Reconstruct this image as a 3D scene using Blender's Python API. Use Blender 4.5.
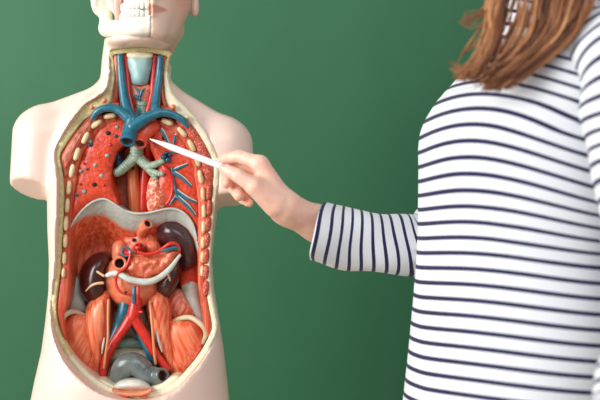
import bpy, bmesh, math, random
import numpy as np
from mathutils import Vector, geometry

for o in list(bpy.data.objects):
    bpy.data.objects.remove(o)
SC = bpy.context.scene
COL = SC.collection

# ------------------------------------------------------------------ camera, light, exposure
CAM_Z, DIST, FPX = 1.15, 1.70, 1200.0        # camera height, distance to the rim of the model, focal length in pixels
cam_data = bpy.data.cameras.new('camera')
cam = bpy.data.objects.new('camera', cam_data)
COL.objects.link(cam)
cam.location = (0, -DIST, CAM_Z)
cam.rotation_euler = (math.pi / 2, 0, 0)
cam_data.sensor_width = 36
cam_data.lens = 72
cam_data.clip_start = 0.05
cam_data.dof.use_dof = True
cam_data.dof.focus_distance = 1.69
cam_data.dof.aperture_fstop = 2.2
SC.camera = cam

world = bpy.data.worlds.new('room_light')
SC.world = world
world.use_nodes = True
world.node_tree.nodes['Background'].inputs[0].default_value = (0.93, 0.97, 1.0, 1)
world.node_tree.nodes['Background'].inputs[1].default_value = 0.27


def area_light(name, loc, target, sx, sy, power, color):
    d = bpy.data.lights.new(name, 'AREA')
    d.shape = 'RECTANGLE'
    d.size, d.size_y, d.energy, d.color = sx, sy, power, color
    o = bpy.data.objects.new(name, d)
    COL.objects.link(o)
    o.location = loc
    o.rotation_euler = (Vector(target) - Vector(loc)).to_track_quat('-Z', 'Y').to_euler()
    return o


area_light('window_daylight', (-2.15, -1.3, 1.8), (-0.1, 0.1, 1.15), 1.7, 1.6, 82, (1.0, 0.98, 0.95))
area_light('overhead_fill', (0.9, -2.6, 2.9), (0.1, 0.0, 1.1), 2.2, 1.6, 31, (0.96, 0.98, 1.0))  # added soft fill from above and behind the camera, no real ceiling source

SC.view_settings.view_transform = 'Standard'
SC.view_settings.look = 'None'
SC.view_settings.gamma = 1
SC.view_settings.use_curve_mapping = False
SC.view_settings.exposure = 0.14

# ------------------------------------------------------------------ helpers
ORIGIN = {}
K = DIST / FPX


def T(px, py, y=0.0):
    """photo pixel + depth behind the rim plane (metres) -> world point"""
    s = (DIST + y) / FPX
    return ((px - 300) * s, y, CAM_Z + (200 - py) * s)


def lin(c):
    out = []
    for v in c:
        v = v / 255.0
        out.append(v / 12.92 if v <= 0.04045 else ((v + 0.055) / 1.055) ** 2.4)
    return (*out, 1.0)


def link(name, mesh, mats, parent=None, smooth=True, sharp=None, attrs=None):
    org = ORIGIN.get(parent.name, (0, 0, 0)) if parent else (0, 0, 0)
    if org != (0, 0, 0):
        n = len(mesh.vertices)
        co = np.empty(n * 3)
        mesh.vertices.foreach_get('co', co)
        co = co.reshape(-1, 3) - np.array(org)
        mesh.vertices.foreach_set('co', co.ravel())
    o = bpy.data.objects.new(name, mesh)
    COL.objects.link(o)
    if parent:
        o.parent = parent
        ORIGIN[o.name] = org
    if not isinstance(mats, (list, tuple)):
        mats = [mats]
    for m in mats:
        mesh.materials.append(m)
    if smooth:
        mesh.polygons.foreach_set('use_smooth', [True] * len(mesh.polygons))
        if sharp:
            mesh.set_sharp_from_angle(angle=math.radians(sharp))
    mesh.update()
    return o


def mesh_from(name, verts, faces, fix=True):
    me = bpy.data.meshes.new(name)
    me.from_pydata([tuple(v) for v in verts], [], [tuple(f) for f in faces])
    if fix:
        bm = bmesh.new()
        bm.from_mesh(me)
        bmesh.ops.recalc_face_normals(bm, faces=bm.faces)
        bm.to_mesh(me)
        bm.free()
    return me


def add_attr(me, name, vals):
    a = me.attributes.new(name, 'FLOAT', 'POINT')
    a.data.foreach_set('value', np.asarray(vals, dtype=np.float32))


def thing(name, loc, label, cat, group=None):
    o = bpy.data.objects.new(name, None)
    COL.objects.link(o)
    o.location = loc
    o.empty_display_size = 0.05
    ORIGIN[o.name] = tuple(loc)
    o['label'] = label
    o['category'] = cat
    if group:
        o['group'] = group
    return o


def box_mesh(name, x0, x1, y0, y1, z0, z1, bev=0.0):
    bm = bmesh.new()
    bmesh.ops.create_cube(bm, size=1)
    for v in bm.verts:
        v.co = Vector((x0 + (v.co.x + .5) * (x1 - x0), y0 + (v.co.y + .5) * (y1 - y0), z0 + (v.co.z + .5) * (z1 - z0)))
    if bev:
        bmesh.ops.bevel(bm, geom=bm.edges[:], offset=bev, segments=2, affect='EDGES', profile=.7)
    me = bpy.data.meshes.new(name)
    bm.to_mesh(me)
    bm.free()
    return me


def catmull(pts, n=6, closed=False):
    P = np.array(pts, float)
    m = len(P)
    out = []
    segs = m if closed else m - 1
    for i in range(segs):
        if closed:
            a, b, c, d = P[(i - 1) % m], P[i], P[(i + 1) % m], P[(i + 2) % m]
        else:
            b, c = P[i], P[i + 1]
            a = P[i - 1] if i > 0 else 2 * b - c
            d = P[i + 2] if i + 2 < m else 2 * c - b
        for k in range(n):
            t = k / n
            out.append(.5 * ((2 * b) + (c - a) * t + (2 * a - 5 * b + 4 * c - d) * t * t + (-a + 3 * b - 3 * c + d) * t ** 3))
    if not closed:
        out.append(P[-1])
    return np.array(out)


def resample(P, step, closed=True):
    Q = np.vstack([P, P[:1]]) if closed else P
    L = np.r_[0, np.cumsum(np.linalg.norm(np.diff(Q, axis=0), axis=1))]
    n = max(6, int(round(L[-1] / step)))
    t = np.linspace(0, L[-1], n + (0 if closed else 1), endpoint=not closed)
    return np.stack([np.interp(t, L, Q[:, k]) for k in range(Q.shape[1])], 1)


def seg_dist(P, poly):
    """unsigned distance of points P to closed polyline"""
    best = np.full(len(P), 1e9)
    m = len(poly)
    for i in range(m):
        a, b = poly[i], poly[(i + 1) % m]
        ab = b - a
        t = np.clip(((P - a) @ ab) / max(ab @ ab, 1e-12), 0, 1)
        best = np.minimum(best, np.linalg.norm(P - (a + t[:, None] * ab), axis=1))
    return best


def inside(P, poly):
    r = np.zeros(len(P), bool)
    m = len(poly)
    x, y = P[:, 0], P[:, 1]
    for i in range(m):
        (x0, y0), (x1, y1) = poly[i], poly[(i + 1) % m]
        c = ((y0 > y) != (y1 > y))
        if y0 != y1:
            r ^= c & (x < (x1 - x0) * (y - y0) / (y1 - y0) + x0)
    return r


def vnoise(px, py, scale, seed=0):
    """cheap smooth value noise in -1..1"""
    rs = np.random.RandomState(seed)
    tab = rs.rand(64, 64) * 2 - 1
    x, y = np.asarray(px) / scale, np.asarray(py) / scale
    xi, yi = np.floor(x).astype(int), np.floor(y).astype(int)
    fx, fy = x - xi, y - yi
    fx, fy = fx * fx * (3 - 2 * fx), fy * fy * (3 - 2 * fy)
    g = lambda a, b: tab[a % 64, b % 64]
    return (g(xi, yi) * (1 - fx) + g(xi + 1, yi) * fx) * (1 - fy) + (g(xi, yi + 1) * (1 - fx) + g(xi + 1, yi + 1) * fx) * fy


def blob(name, pts, y, h, mat, parent, r=None, s=2.0, thick=.02, smooth=5, lump=None, sub=6, blend=None, sharp=55, edge=0.0):
    """solid relief from a traced outline: front swells by h (metres) over r pixels from the outline, real thickness behind.
    y: depth of the outline (number or function of px, py)"""
    poly = resample(catmull(pts, sub, True), s)
    nb = len(poly)
    lo, hi = poly.min(0), poly.max(0)
    gx, gy = np.meshgrid(np.arange(lo[0], hi[0], s), np.arange(lo[1], hi[1], s * .87))
    gx = gx + (np.arange(gx.shape[0]) % 2)[:, None] * s * .5
    G = np.stack([gx.ravel(), gy.ravel()], 1)
    G = G[inside(G, poly)]
    if len(G):
        G = G[seg_dist(G, poly) > s * .75]
    # two rings close to the outline for a round edge
    tn = np.roll(poly, -1, 0) - np.roll(poly, 1, 0)
    nn = np.stack([-tn[:, 1], tn[:, 0]], 1) / (np.linalg.norm(tn, axis=1)[:, None] + 1e-9)
    ext = []
    for off in (.18 * s, .5 * s):
        for sg in (1, -1):
            q = poly + nn * off * sg
            q = q[inside(q, poly)]
            if len(q):
                ext.append(q[seg_dist(q, poly) > off * .85])
    A = np.vstack([poly] + ext + ([G] if len(G) else []))
    vs, es, fs, ov, oe, of = geometry.delaunay_2d_cdt([Vector(p) for p in A], [], [list(range(nb))], 1, 1e-6)
    V = np.array([tuple(v) for v in vs])
    d = seg_dist(V, poly)
    isb = d < 1e-4
    rr = r if r else max(d.max(), 1e-6)
    t = np.clip(d / rr, 0, 1)
    hh = h * np.sqrt(np.clip(1 - (1 - t) ** 2, 0, 1)) + edge * np.sin(np.pi * t)
    if smooth and len(fs):
        E = np.array([(f[i], f[(i + 1) % len(f)]) for f in fs for i in range(len(f))])
        for _ in range(smooth):
            acc = np.zeros(len(V)); cnt = np.zeros(len(V))
            np.add.at(acc, E[:, 0], hh[E[:, 1]]); np.add.at(cnt, E[:, 0], 1)
            np.add.at(acc, E[:, 1], hh[E[:, 0]]); np.add.at(cnt, E[:, 1], 1)
            avg = acc / np.maximum(cnt, 1)
            w = np.clip(d / (1.5 * s), 0, 1) * .6
            hh = np.where(isb, hh, hh * (1 - w) + avg * w)
    yb = y(V[:, 0], V[:, 1]) if callable(y) else np.full(len(V), float(y))
    Y = yb - hh
    if lump:
        amp, sc, sd = lump
        Y = Y - amp * vnoise(V[:, 0], V[:, 1], sc, sd) * np.clip(d / (1.2 * s), 0, 1)
    front = np.array([T(V[i, 0], V[i, 1], Y[i]) for i in range(len(V))])
    verts = list(front)
    faces = [list(f) for f in fs]
    # boundary loop
    cnt = {}
    for f in fs:
        for i in range(len(f)):
            a, b = f[i], f[(i + 1) % len(f)]
            cnt.setdefault((min(a, b), max(a, b)), []).append((a, b))
    bd = [v[0] for k, v in cnt.items() if len(v) == 1]
    yback = float(yb.max()) + thick
    bmap = {}
    for a, b in bd:
        for q in (a, b):
            if q not in bmap:
                bmap[q] = len(verts)
                p = verts[q]
                verts.append(np.array((p[0], yback, p[2])))
    for a, b in bd:
        faces.append([b, a, bmap[a], bmap[b]])
    nxt = {a: b for a, b in bd}
    if bd:
        st = bd[0][0]
        loop = [st]
        while nxt.get(loop[-1], st) != st and len(loop) < len(bd) + 2:
            loop.append(nxt[loop[-1]])
        if len(loop) > 2:
            faces.append([bmap[q] for q in reversed(loop)])
    me = mesh_from(name, verts, faces)
    if blend is not None:
        vals = blend(V[:, 0], V[:, 1])
        add_attr(me, 'blend', np.r_[vals, np.zeros(len(verts) - len(V))])
    return link(name, me, mat, parent, sharp=sharp)


def band(name, A, B, y, h, mat, parent, closed=True, step=4.0, thick=.02, nc=6, lump=None):
    """raised strip between two traced lines with the same number of points"""
    a = catmull(A, 8, closed); b = catmull(B, 8, closed)
    n = len(a)
    verts = []; faces = []
    row = nc + 1
    for i in range(n):
        for j in range(row):
            t = j / nc
            p = a[i] * (1 - t) + b[i] * t
            hh = h * math.sqrt(max(0, 1 - (2 * t - 1) ** 4))
            yy = y(p[0], p[1]) if callable(y) else y
            if lump:
                hh += lump[0] * float(vnoise(p[0], p[1], lump[1], lump[2])) * (4 * t * (1 - t))
            verts.append(T(p[0], p[1], yy - hh))
        for j in (row - 1, 0):
            p = verts[i * (row + 2) + j]
            verts.append((p[0], p[1] + thick, p[2]))
    R = row + 2
    rng = range(n) if closed else range(n - 1)
    for i in rng:
        k = (i + 1) % n
        for j in range(R):
            jj = (j + 1) % R
            faces.append((i * R + j, i * R + jj, k * R + jj, k * R + j))
    if not closed:
        faces.append(tuple(range(R)))
        faces.append(tuple((n - 1) * R + j for j in reversed(range(R))))
    return link(name, mesh_from(name, verts, faces), mat, parent, sharp=60)


def tube_world(P, R, nseg=12, hollow=(False, False), hdepth=1.2, cap_round=True, squash=None, twist_up=None):
    """verts, faces, inner-face flags of a tube along P (world points) with radii R"""
    P = np.array(P, float); R = np.array(R, float)
    n = len(P)
    tg = np.gradient(P, axis=0)
    tg /= np.linalg.norm(tg, axis=1)[:, None] + 1e-12
    up = np.array((0, -1.0, 0)) if abs(tg[0] @ np.array((0, -1.0, 0))) < .9 else np.array((0, 0, 1.0))
    if twist_up is not None:
        up = np.array(twist_up, float)
    verts = []; faces = []; flags = []
    u = up - tg[0] * (up @ tg[0]); u /= np.linalg.norm(u)
    rings = []

    def ring(c, u, v, r):
        st = len(verts)
        for k in range(nseg):
            a = 2 * math.pi * k / nseg
            su = squash if squash else 1.0
            verts.append(c + (u * math.cos(a) * su + v * math.sin(a)) * r)
        return st
    frames = []
    for i in range(n):
        u = u - tg[i] * (u @ tg[i]); u /= np.linalg.norm(u)
        frames.append((u.copy(), np.cross(tg[i], u)))
    seq = []
    u0, v0 = frames[0]
    un, vn = frames[-1]
    if hollow[0]:
        seq += [(P[0] + tg[0] * R[0] * hdepth, u0, v0, R[0] * .45, 1), (P[0] + tg[0] * R[0] * .1, u0, v0, R[0] * .66, 1), (P[0] - tg[0] * R[0] * .06, u0, v0, R[0] * .85, 0)]
    elif cap_round:
        seq += [(P[0] - tg[0] * R[0] * c, u0, v0, R[0] * s, 0) for c, s in ((.68, .35), (.5, .72), (.2, .95))]
    for i in range(n):
        seq.append((P[i], *frames[i], R[i], 0))
    if hollow[1]:
        seq += [(P[-1] + tg[-1] * R[-1] * .06, un, vn, R[-1] * .85, 0), (P[-1] - tg[-1] * R[-1] * .1, un, vn, R[-1] * .66, 1), (P[-1] - tg[-1] * R[-1] * hdepth, un, vn, R[-1] * .45, 1)]
    elif cap_round:
        seq += [(P[-1] + tg[-1] * R[-1] * c, un, vn, R[-1] * s, 0) for c, s in ((.2, .95), (.5, .72), (.68, .35))]
    for (c, uu, vv, r, fl) in seq:
        rings.append((ring(c, uu, vv, r), fl))
    for (a, fa), (b, fb) in zip(rings[:-1], rings[1:]):
        for k in range(nseg):
            kk = (k + 1) % nseg
            faces.append((a + k, a + kk, b + kk, b + k))
            flags.append(1 if (fa and fb) else 0)
    faces.append(tuple(rings[0][0] + k for k in reversed(range(nseg)))); flags.append(rings[0][1])
    faces.append(tuple(rings[-1][0] + k for k in range(nseg))); flags.append(rings[-1][1])
    return verts, faces, flags


def tube(name, pts, r, mat, parent, n=6, nseg=12, hollow=(False, False), inner=None, rings=None, hdepth=1.2, squash=None):
    """vessel: pts (px, py, depth), r in pixels (number or list)"""
    rs = r if isinstance(r, (list, tuple)) else [r] * len(pts)
    Q = catmull([(p[0], p[1], p[2], q) for p, q in zip(pts, rs)], n)
    P = [T(*q[:3]) for q in Q]
    R = [q[3] * (DIST + q[2]) / FPX for q in Q]
    if rings:
        L = np.r_[0, np.cumsum(np.linalg.norm(np.diff(np.array(P), axis=0), axis=1))]
        m = max(8, int(L[-1] / (rings * K) * 4))
        t = np.linspace(0, L[-1], m)
        P = np.stack([np.interp(t, L, np.array(P)[:, k]) for k in range(3)], 1)
        R = np.interp(t, L, R) * (1 + .07 * np.sin(t / (rings * K) * 2 * math.pi))
    v, f, fl = tube_world(P, R, nseg, hollow, hdepth, squash=squash)
    me = mesh_from(name, v, f)
    o = link(name, me, [mat, inner or mat], parent, sharp=65)
    me.polygons.foreach_set('material_index', fl)
    return o


def ellips(name, c, rad, mat, parent, rot=0.0, seg=16, pow_=2.0):
    """rounded pellet: c (px,py,depth), rad (px, px, metres in depth), rot degrees in the picture plane, pow_>2 squarer"""
    verts = []; faces = []
    a = math.radians(rot)
    X0, Y0, Z0 = T(*c)
    s = (DIST + c[2]) / FPX
    nr = seg // 2
    se = lambda q: math.copysign(abs(q) ** (2 / pow_), q)
    for i in range(nr + 1):
        ph = math.pi * i / nr
        for k in range(seg):
            th = 2 * math.pi * k / seg
            x = se(math.sin(ph)) * se(math.cos(th)) * rad[0] * s
            z = se(math.sin(ph)) * se(math.sin(th)) * rad[1] * s
            y = -math.cos(ph) * rad[2]
            verts.append((X0 + x * math.cos(a) + z * math.sin(a), Y0 + y, Z0 - x * math.sin(a) + z * math.cos(a)))
    for i in range(nr):
        for k in range(seg):
            kk = (k + 1) % seg
            faces.append((i * seg + k, i * seg + kk, (i + 1) * seg + kk, (i + 1) * seg + k))
    me = bpy.data.meshes.new(name)
    bm = bmesh.new()
    bv = [bm.verts.new(v) for v in verts]
    for f in faces:
        try:
            bm.faces.new([bv[i] for i in f])
        except ValueError:
            pass
    bmesh.ops.remove_doubles(bm, verts=bm.verts, dist=1e-6)
    bmesh.ops.recalc_face_normals(bm, faces=bm.faces)
    bm.to_mesh(me); bm.free()
    return link(name, me, mat, parent)


# ---- signed-distance modelling
def smin(a, b, k):
    h = np.clip(.5 + .5 * (b - a) / k, 0, 1)
    return b * (1 - h) + a * h - k * h * (1 - h)


def smax(a, b, k):
    return -smin(-a, -b, k)


def rcone(G, a, b, ra, rb):
    X, Y, Z = G
    a = np.array(a, float); b = np.array(b, float); d = b - a
    t = np.clip(((X - a[0]) * d[0] + (Y - a[1]) * d[1] + (Z - a[2]) * d[2]) / (d @ d), 0, 1)
    return np.sqrt((X - a[0] - t * d[0]) ** 2 + (Y - a[1] - t * d[1]) ** 2 + (Z - a[2] - t * d[2]) ** 2) - (ra + (rb - ra) * t)


def ell(G, c, r, M=None):
    X, Y, Z = G[0] - c[0], G[1] - c[1], G[2] - c[2]
    if M is not None:
        X, Y, Z = (M[0][0] * X + M[0][1] * Y + M[0][2] * Z, M[1][0] * X + M[1][1] * Y + M[1][2] * Z, M[2][0] * X + M[2][1] * Y + M[2][2] * Z)
    k0 = np.sqrt((X / r[0]) ** 2 + (Y / r[1]) ** 2 + (Z / r[2]) ** 2)
    k1 = np.sqrt((X / r[0] ** 2) ** 2 + (Y / r[1] ** 2) ** 2 + (Z / r[2] ** 2) ** 2)
    return k0 * (k0 - 1) / np.maximum(k1, 1e-9)


def grid(lo, hi, h):
    ax = [np.arange(l, u + h, h, dtype=np.float32) for l, u in zip(lo, hi)]
    return [a for a in np.meshgrid(*ax, indexing='ij')], ax


def nets(F, ax):
    """naive surface nets -> verts, quads"""
    S = F < 0
    n = F.shape
    c = [slice(0, -1), slice(1, None)]
    corner = [(i, j, k) for i in (0, 1) for j in (0, 1) for k in (0, 1)]
    cnt = np.zeros([q - 1 for q in n], np.int8)
    for (i, j, k) in corner:
        cnt += S[c[i], c[j], c[k]]
    act = np.argwhere((cnt > 0) & (cnt < 8))
    idx = -np.ones(cnt.shape, int)
    idx[tuple(act.T)] = np.arange(len(act))
    acc = np.zeros((len(act), 3)); num = np.zeros(len(act))
    vals = {q: F[act[:, 0] + q[0], act[:, 1] + q[1], act[:, 2] + q[2]] for q in corner}
    for p in corner:
        for axn in range(3):
            if p[axn] == 0:
                q = list(p); q[axn] = 1; q = tuple(q)
                a, b = vals[p], vals[q]
                m = (a < 0) != (b < 0)
                t = np.where(m, a / np.where(m, a - b, 1), 0)
                pos = np.repeat(np.array(p, float)[None], len(act), 0)
                pos[:, axn] += t
                acc[m] += pos[m]; num[m] += 1
    acc /= num[:, None]
    h = [float(a[1] - a[0]) for a in ax]
    V = np.stack([ax[k][0] + (act[:, k] + acc[:, k]) * h[k] for k in range(3)], 1)
    quads = []
    for axn in range(3):
        o1, o2 = [(1, 2), (2, 0), (0, 1)][axn]
        sl0 = [slice(None)] * 3; sl1 = [slice(None)] * 3
        sl0[axn] = slice(0, -1); sl1[axn] = slice(1, None)
        A, B = S[tuple(sl0)], S[tuple(sl1)]
        e = np.argwhere(A != B)
        if not len(e):
            continue
        ok = (e[:, o1] > 0) & (e[:, o2] > 0) & (e[:, o1] < n[o1] - 1) & (e[:, o2] < n[o2] - 1)
        e = e[ok]
        sgn = A[tuple(e.T)]
        d1 = np.zeros(3, int); d1[o1] = 1
        d2 = np.zeros(3, int); d2[o2] = 1
        g = lambda q: idx[q[:, 0], q[:, 1], q[:, 2]]
        q = np.stack([g(e - d1 - d2), g(e - d2), g(e), g(e - d1)], 1)
        q[~sgn] = q[~sgn][:, ::-1]
        quads.append(q)
    return V, np.vstack(quads)


def np_mesh(name, V, Q):
    me = bpy.data.meshes.new(name)
    me.vertices.add(len(V)); me.vertices.foreach_set('co', np.asarray(V, np.float32).ravel())
    Q = np.asarray(Q)
    me.loops.add(Q.size); me.loops.foreach_set('vertex_index', Q.ravel().astype(np.int32))
    me.polygons.add(len(Q)); me.polygons.foreach_set('loop_start', np.arange(0, Q.size, Q.shape[1], dtype=np.int32))
    me.update(calc_edges=True)
    me.validate()
    return me


def relax(V, Q, it=2, w=.5):
    for _ in range(it):
        acc = np.zeros_like(V); num = np.zeros(len(V))
        for i in range(Q.shape[1]):
            a, b = Q[:, i], Q[:, (i + 1) % Q.shape[1]]
            np.add.at(acc, a, V[b]); np.add.at(num, a, 1)
            np.add.at(acc, b, V[a]); np.add.at(num, b, 1)
        V = V * (1 - w) + w * acc / num[:, None]
    return V


# ------------------------------------------------------------------ materials
def mat_base(name, rough=.4, coat=0.0, spec=.5):
    m = bpy.data.materials.new(name)
    m.use_nodes = True
    nt = m.node_tree
    b = nt.nodes['Principled BSDF']
    b.inputs['Roughness'].default_value = rough
    b.inputs['Coat Weight'].default_value = coat
    b.inputs['Coat Roughness'].default_value = .25
    b.inputs['Specular IOR Level'].default_value = spec
    return m, nt, b


def paint(name, c1, c2=None, rough=.4, coat=.15, scale=120.0, bump=0.0, bscale=None, fibre=None, stretch=10.0, contrast=(.35, .65), sss=0.0, voronoi=False, detail=3.0):
    """painted plastic: two tones mixed by noise, optionally stretched along a fibre direction (degrees in the picture plane, 90 = upright)"""
    m, nt, b = mat_base(name, rough, coat)
    N, L = nt.nodes, nt.links
    tc = N.new('ShaderNodeTexCoord')
    src = tc.outputs['Object']
    if fibre is not None:
        rot = N.new('ShaderNodeMapping'); rot.vector_type = 'POINT'
        rot.inputs['Rotation'].default_value = (0, math.radians(fibre), 0)
        L.new(src, rot.inputs['Vector'])
        scl = N.new('ShaderNodeMapping')
        scl.inputs['Scale'].default_value = (.4 / stretch, 1, 1)
        L.new(rot.outputs[0], scl.inputs['Vector'])
        src = scl.outputs[0]
    if voronoi:
        nz = N.new('ShaderNodeTexVoronoi')
        nz.inputs['Scale'].default_value = scale
        fac = nz.outputs['Distance']
    else:
        nz = N.new('ShaderNodeTexNoise')
        nz.inputs['Scale'].default_value = scale
        nz.inputs['Detail'].default_value = detail
        fac = nz.outputs['Fac']
    L.new(src, nz.inputs['Vector'])
    if c2 is None:
        b.inputs['Base Color'].default_value = lin(c1)
    else:
        rp = N.new('ShaderNodeValToRGB')
        rp.color_ramp.elements[0].position, rp.color_ramp.elements[1].position = contrast
        rp.color_ramp.elements[0].color, rp.color_ramp.elements[1].color = lin(c1), lin(c2)
        L.new(fac, rp.inputs[0])
        L.new(rp.outputs[0], b.inputs['Base Color'])
    if bump:
        bp = N.new('ShaderNodeBump')
        bp.inputs['Strength'].default_value = bump
        bp.inputs['Distance'].default_value = .002
        L.new(fac, bp.inputs['Height'])
        L.new(bp.outputs[0], b.inputs['Normal'])
    if sss:
        b.inputs['Subsurface Weight'].default_value = sss
        b.inputs['Subsurface Radius'].default_value = (.9, .35, .2)
        b.inputs['Subsurface Scale'].default_value = .006
    return m


M = {}
M['skin_plastic'] = paint('skin_plastic', (233, 202, 187), (240, 213, 200), .38, .25, 9, contrast=(.3, .7))
M['bone'] = paint('bone_ivory', (232, 226, 208), (240, 236, 222), .45, .15, 60, bump=.15)
M['tooth'] = paint('tooth_white', (243, 241, 232), rough=.3)
M['gum'] = paint('gum_pink', (228, 175, 160), rough=.4)
M['lip'] = paint('lip_rose', (196, 128, 116), (206, 140, 126), .35, .2, 80)
M['blush'] = None
M['fat'] = paint('fat_yellow', (204, 188, 128), (226, 212, 164), .5, .1, 260, bump=.5)
M['fat_pale'] = paint('fat_pale', (222, 212, 180), (232, 224, 196), .5, .1, 260, bump=.5)
M['lung'] = paint('lung_red', (198, 48, 22), (224, 78, 42), .38, .2, 230, bump=.6)
M['muscle_side'] = paint('muscle_brick', (138, 46, 26), (204, 104, 72), .42, .15, 380, bump=.6, fibre=60, stretch=9)
M['muscle_up'] = paint('muscle_upright', (184, 58, 32), (228, 116, 80), .4, .2, 260, bump=.6, fibre=88, stretch=11)
M['muscle_pec'] = paint('muscle_dotted', (232, 160, 130), (186, 70, 48), .45, .15, 330, bump=.5, voronoi=True, contrast=(.05, .45))
M['psoas_l'] = paint('psoas_left', (214, 78, 44), (242, 148, 106), .36, .25, 230, bump=.55, fibre=97, stretch=14)
M['psoas_r'] = paint('psoas_right', (214, 78, 44), (242, 148, 106), .36, .25, 230, bump=.55, fibre=76, stretch=14)
M['iliac_l'] = paint('iliacus_left', (214, 78, 44), (240, 138, 96), .36, .25, 230, bump=.5, fibre=62, stretch=12)
M['iliac_r'] = paint('iliacus_right', (214, 78, 44), (240, 138, 96), .36, .25, 230, bump=.5, fibre=116, stretch=12)
M['quad_r'] = paint('quadratus_right', (206, 84, 60), (238, 168, 140), .4, .2, 230, bump=.5, fibre=62, stretch=12)
M['rib'] = paint('rib_cream', (216, 188, 140), (234, 210, 168), .42, .15, 200, bump=.3)
M['vein'] = paint('vein_blue', (18, 92, 114), (36, 112, 132), .32, .3, 120)
M['vein_dark'] = paint('vein_dark', (18, 58, 88), (34, 80, 110), .35, .3, 160)
M['artery'] = paint('artery_red', (196, 30, 20), (216, 48, 32), .32, .3, 120)
M['aorta'] = paint('aorta_orange', (208, 62, 34), (228, 92, 58), .34, .3, 90, bump=.2)
M['lumen'] = paint('lumen_dark', (70, 26, 20), rough=.6, coat=0)
M['lumen_blue'] = paint('lumen_blue', (14, 34, 48), rough=.6, coat=0)
M['black'] = paint('hole_black', (16, 12, 12), rough=.7, coat=0)
M['trachea'] = paint('trachea_grey_green', (124, 146, 126), (160, 176, 156), .42, .2, 160, bump=.2)
M['larynx'] = paint('larynx_pale_blue', (132, 172, 170), (166, 194, 190), .4, .2, 70, bump=.15)
M['thyroid'] = paint('thyroid_orange', (214, 92, 62), (236, 150, 120), .42, .2, 420, bump=.5)
M['esoph'] = paint('esophagus_ochre', (190, 88, 44), (212, 120, 70), .38, .25, 200, fibre=88, stretch=10, bump=.3)
M['media'] = paint('mediastinum_brick', (150, 60, 36), (190, 92, 60), .42, .2, 150, bump=.4)
M['heart_bed'] = paint('heart_bed', (206, 92, 64), (236, 168, 144), .38, .2, 200, voronoi=True, bump=.5, contrast=(.6, .2))
M['tendon'] = paint('tendon_grey', (176, 180, 172), (200, 202, 194), .35, .25, 60)
M['cavity'] = paint('cavity_red', (190, 66, 38), (222, 104, 68), .4, .2, 200, bump=.5, fibre=80, stretch=10)
M['spleen'] = paint('spleen_plum', (52, 26, 28), (66, 34, 36), .28, .5, 60)
M['kidney'] = paint('kidney_brown', (54, 18, 16), (66, 24, 20), .28, .5, 60)
M['cream'] = paint('cream_paint', (224, 190, 150), rough=.4)
M['duod'] = paint('duodenum_salmon', (222, 112, 76), (236, 144, 108), .36, .25, 110, bump=.25)
M['panc'] = paint('pancreas_peach', (204, 96, 62), (232, 136, 98), .36, .25, 150, voronoi=True, bump=.6, contrast=(.7, .1))
M['mesent'] = paint('mesentery_white', (186, 192, 184), (214, 216, 206), .35, .25, 80)
M['crus'] = paint('crus_orange', (204, 88, 56), (228, 122, 86), .4, .2, 240, bump=.5, fibre=85, stretch=9)
M['rectum'] = paint('rectum_slate', (82, 92, 92), (118, 126, 124), .28, .4, 50)
M['bladder'] = paint('bladder_white', (206, 206, 194), (222, 220, 208), .35, .3, 60)
M['bladder_cut'] = paint('bladder_orange', (224, 128, 84), (232, 150, 110), .4, .2, 90)
M['pelvis'] = paint('pelvis_cream', (200, 186, 152), (216, 204, 174), .4, .2, 60)
M['disc'] = paint('disc_pale_teal', (152, 186, 172), (176, 200, 186), .4, .2, 60)
M['ureter'] = paint('ureter_tan', (216, 142, 96), rough=.4)
M['crest'] = paint('crest_cream', (184, 166, 132), (202, 186, 154), .45, .1, 90)
M['red_patch'] = paint('pubic_red', (204, 88, 60), rough=.4)
M['teal_spot'] = paint('airway_teal', (138, 170, 156), rough=.4)

# diaphragm: grey tendon running into red muscle, mixed by a painted attribute
m, nt, b = mat_base('diaphragm', .38, .2)
N, L = nt.nodes, nt.links
tc = N.new('ShaderNodeTexCoord'); mp = N.new('ShaderNodeMapping'); mp.inputs['Rotation'].default_value = (0, math.radians(80), 0)
mp2 = N.new('ShaderNodeMapping'); mp2.inputs['Scale'].default_value = (.05, 1, 1)
nz = N.new('ShaderNodeTexNoise'); nz.inputs['Scale'].default_value = 240
L.new(tc.outputs['Object'], mp.inputs[0]); L.new(mp.outputs[0], mp2.inputs[0]); L.new(mp2.outputs[0], nz.inputs['Vector'])
rp = N.new('ShaderNodeValToRGB'); rp.color_ramp.elements[0].position = .35; rp.color_ramp.elements[1].position = .65
rp.color_ramp.elements[0].color = lin((198, 66, 36)); rp.color_ramp.elements[1].color = lin((234, 120, 80))
L.new(nz.outputs['Fac'], rp.inputs[0])
at = N.new('ShaderNodeAttribute'); at.attribute_name = 'blend'
ad = N.new('ShaderNodeMath'); ad.operation = 'MULTIPLY_ADD'; ad.inputs[1].default_value = .3; ad.inputs[2].default_value = -.15
L.new(nz.outputs['Fac'], ad.inputs[0])
ad2 = N.new('ShaderNodeMath'); ad2.operation = 'ADD'; L.new(ad.outputs[0], ad2.inputs[0]); L.new(at.outputs['Fac'], ad2.inputs[1])
r2 = N.new('ShaderNodeValToRGB'); r2.color_ramp.elements[0].position = .35; r2.color_ramp.elements[1].position = .65
L.new(ad2.outputs[0], r2.inputs[0])
mx = N.new('ShaderNodeMix'); mx.data_type = 'RGBA'
L.new(r2.outputs[0], mx.inputs[0]); mx.inputs[6].default_value = lin((182, 186, 178)); L.new(rp.outputs[0], mx.inputs[7])
L.new(mx.outputs[2], b.inputs['Base Color'])
bp = N.new('ShaderNodeBump'); bp.inputs['Strength'].default_value = .5; bp.inputs['Distance'].default_value = .002
L.new(nz.outputs['Fac'], bp.inputs['Height']); L.new(bp.outputs[0], b.inputs['Normal'])
M['diaphragm'] = m

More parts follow.
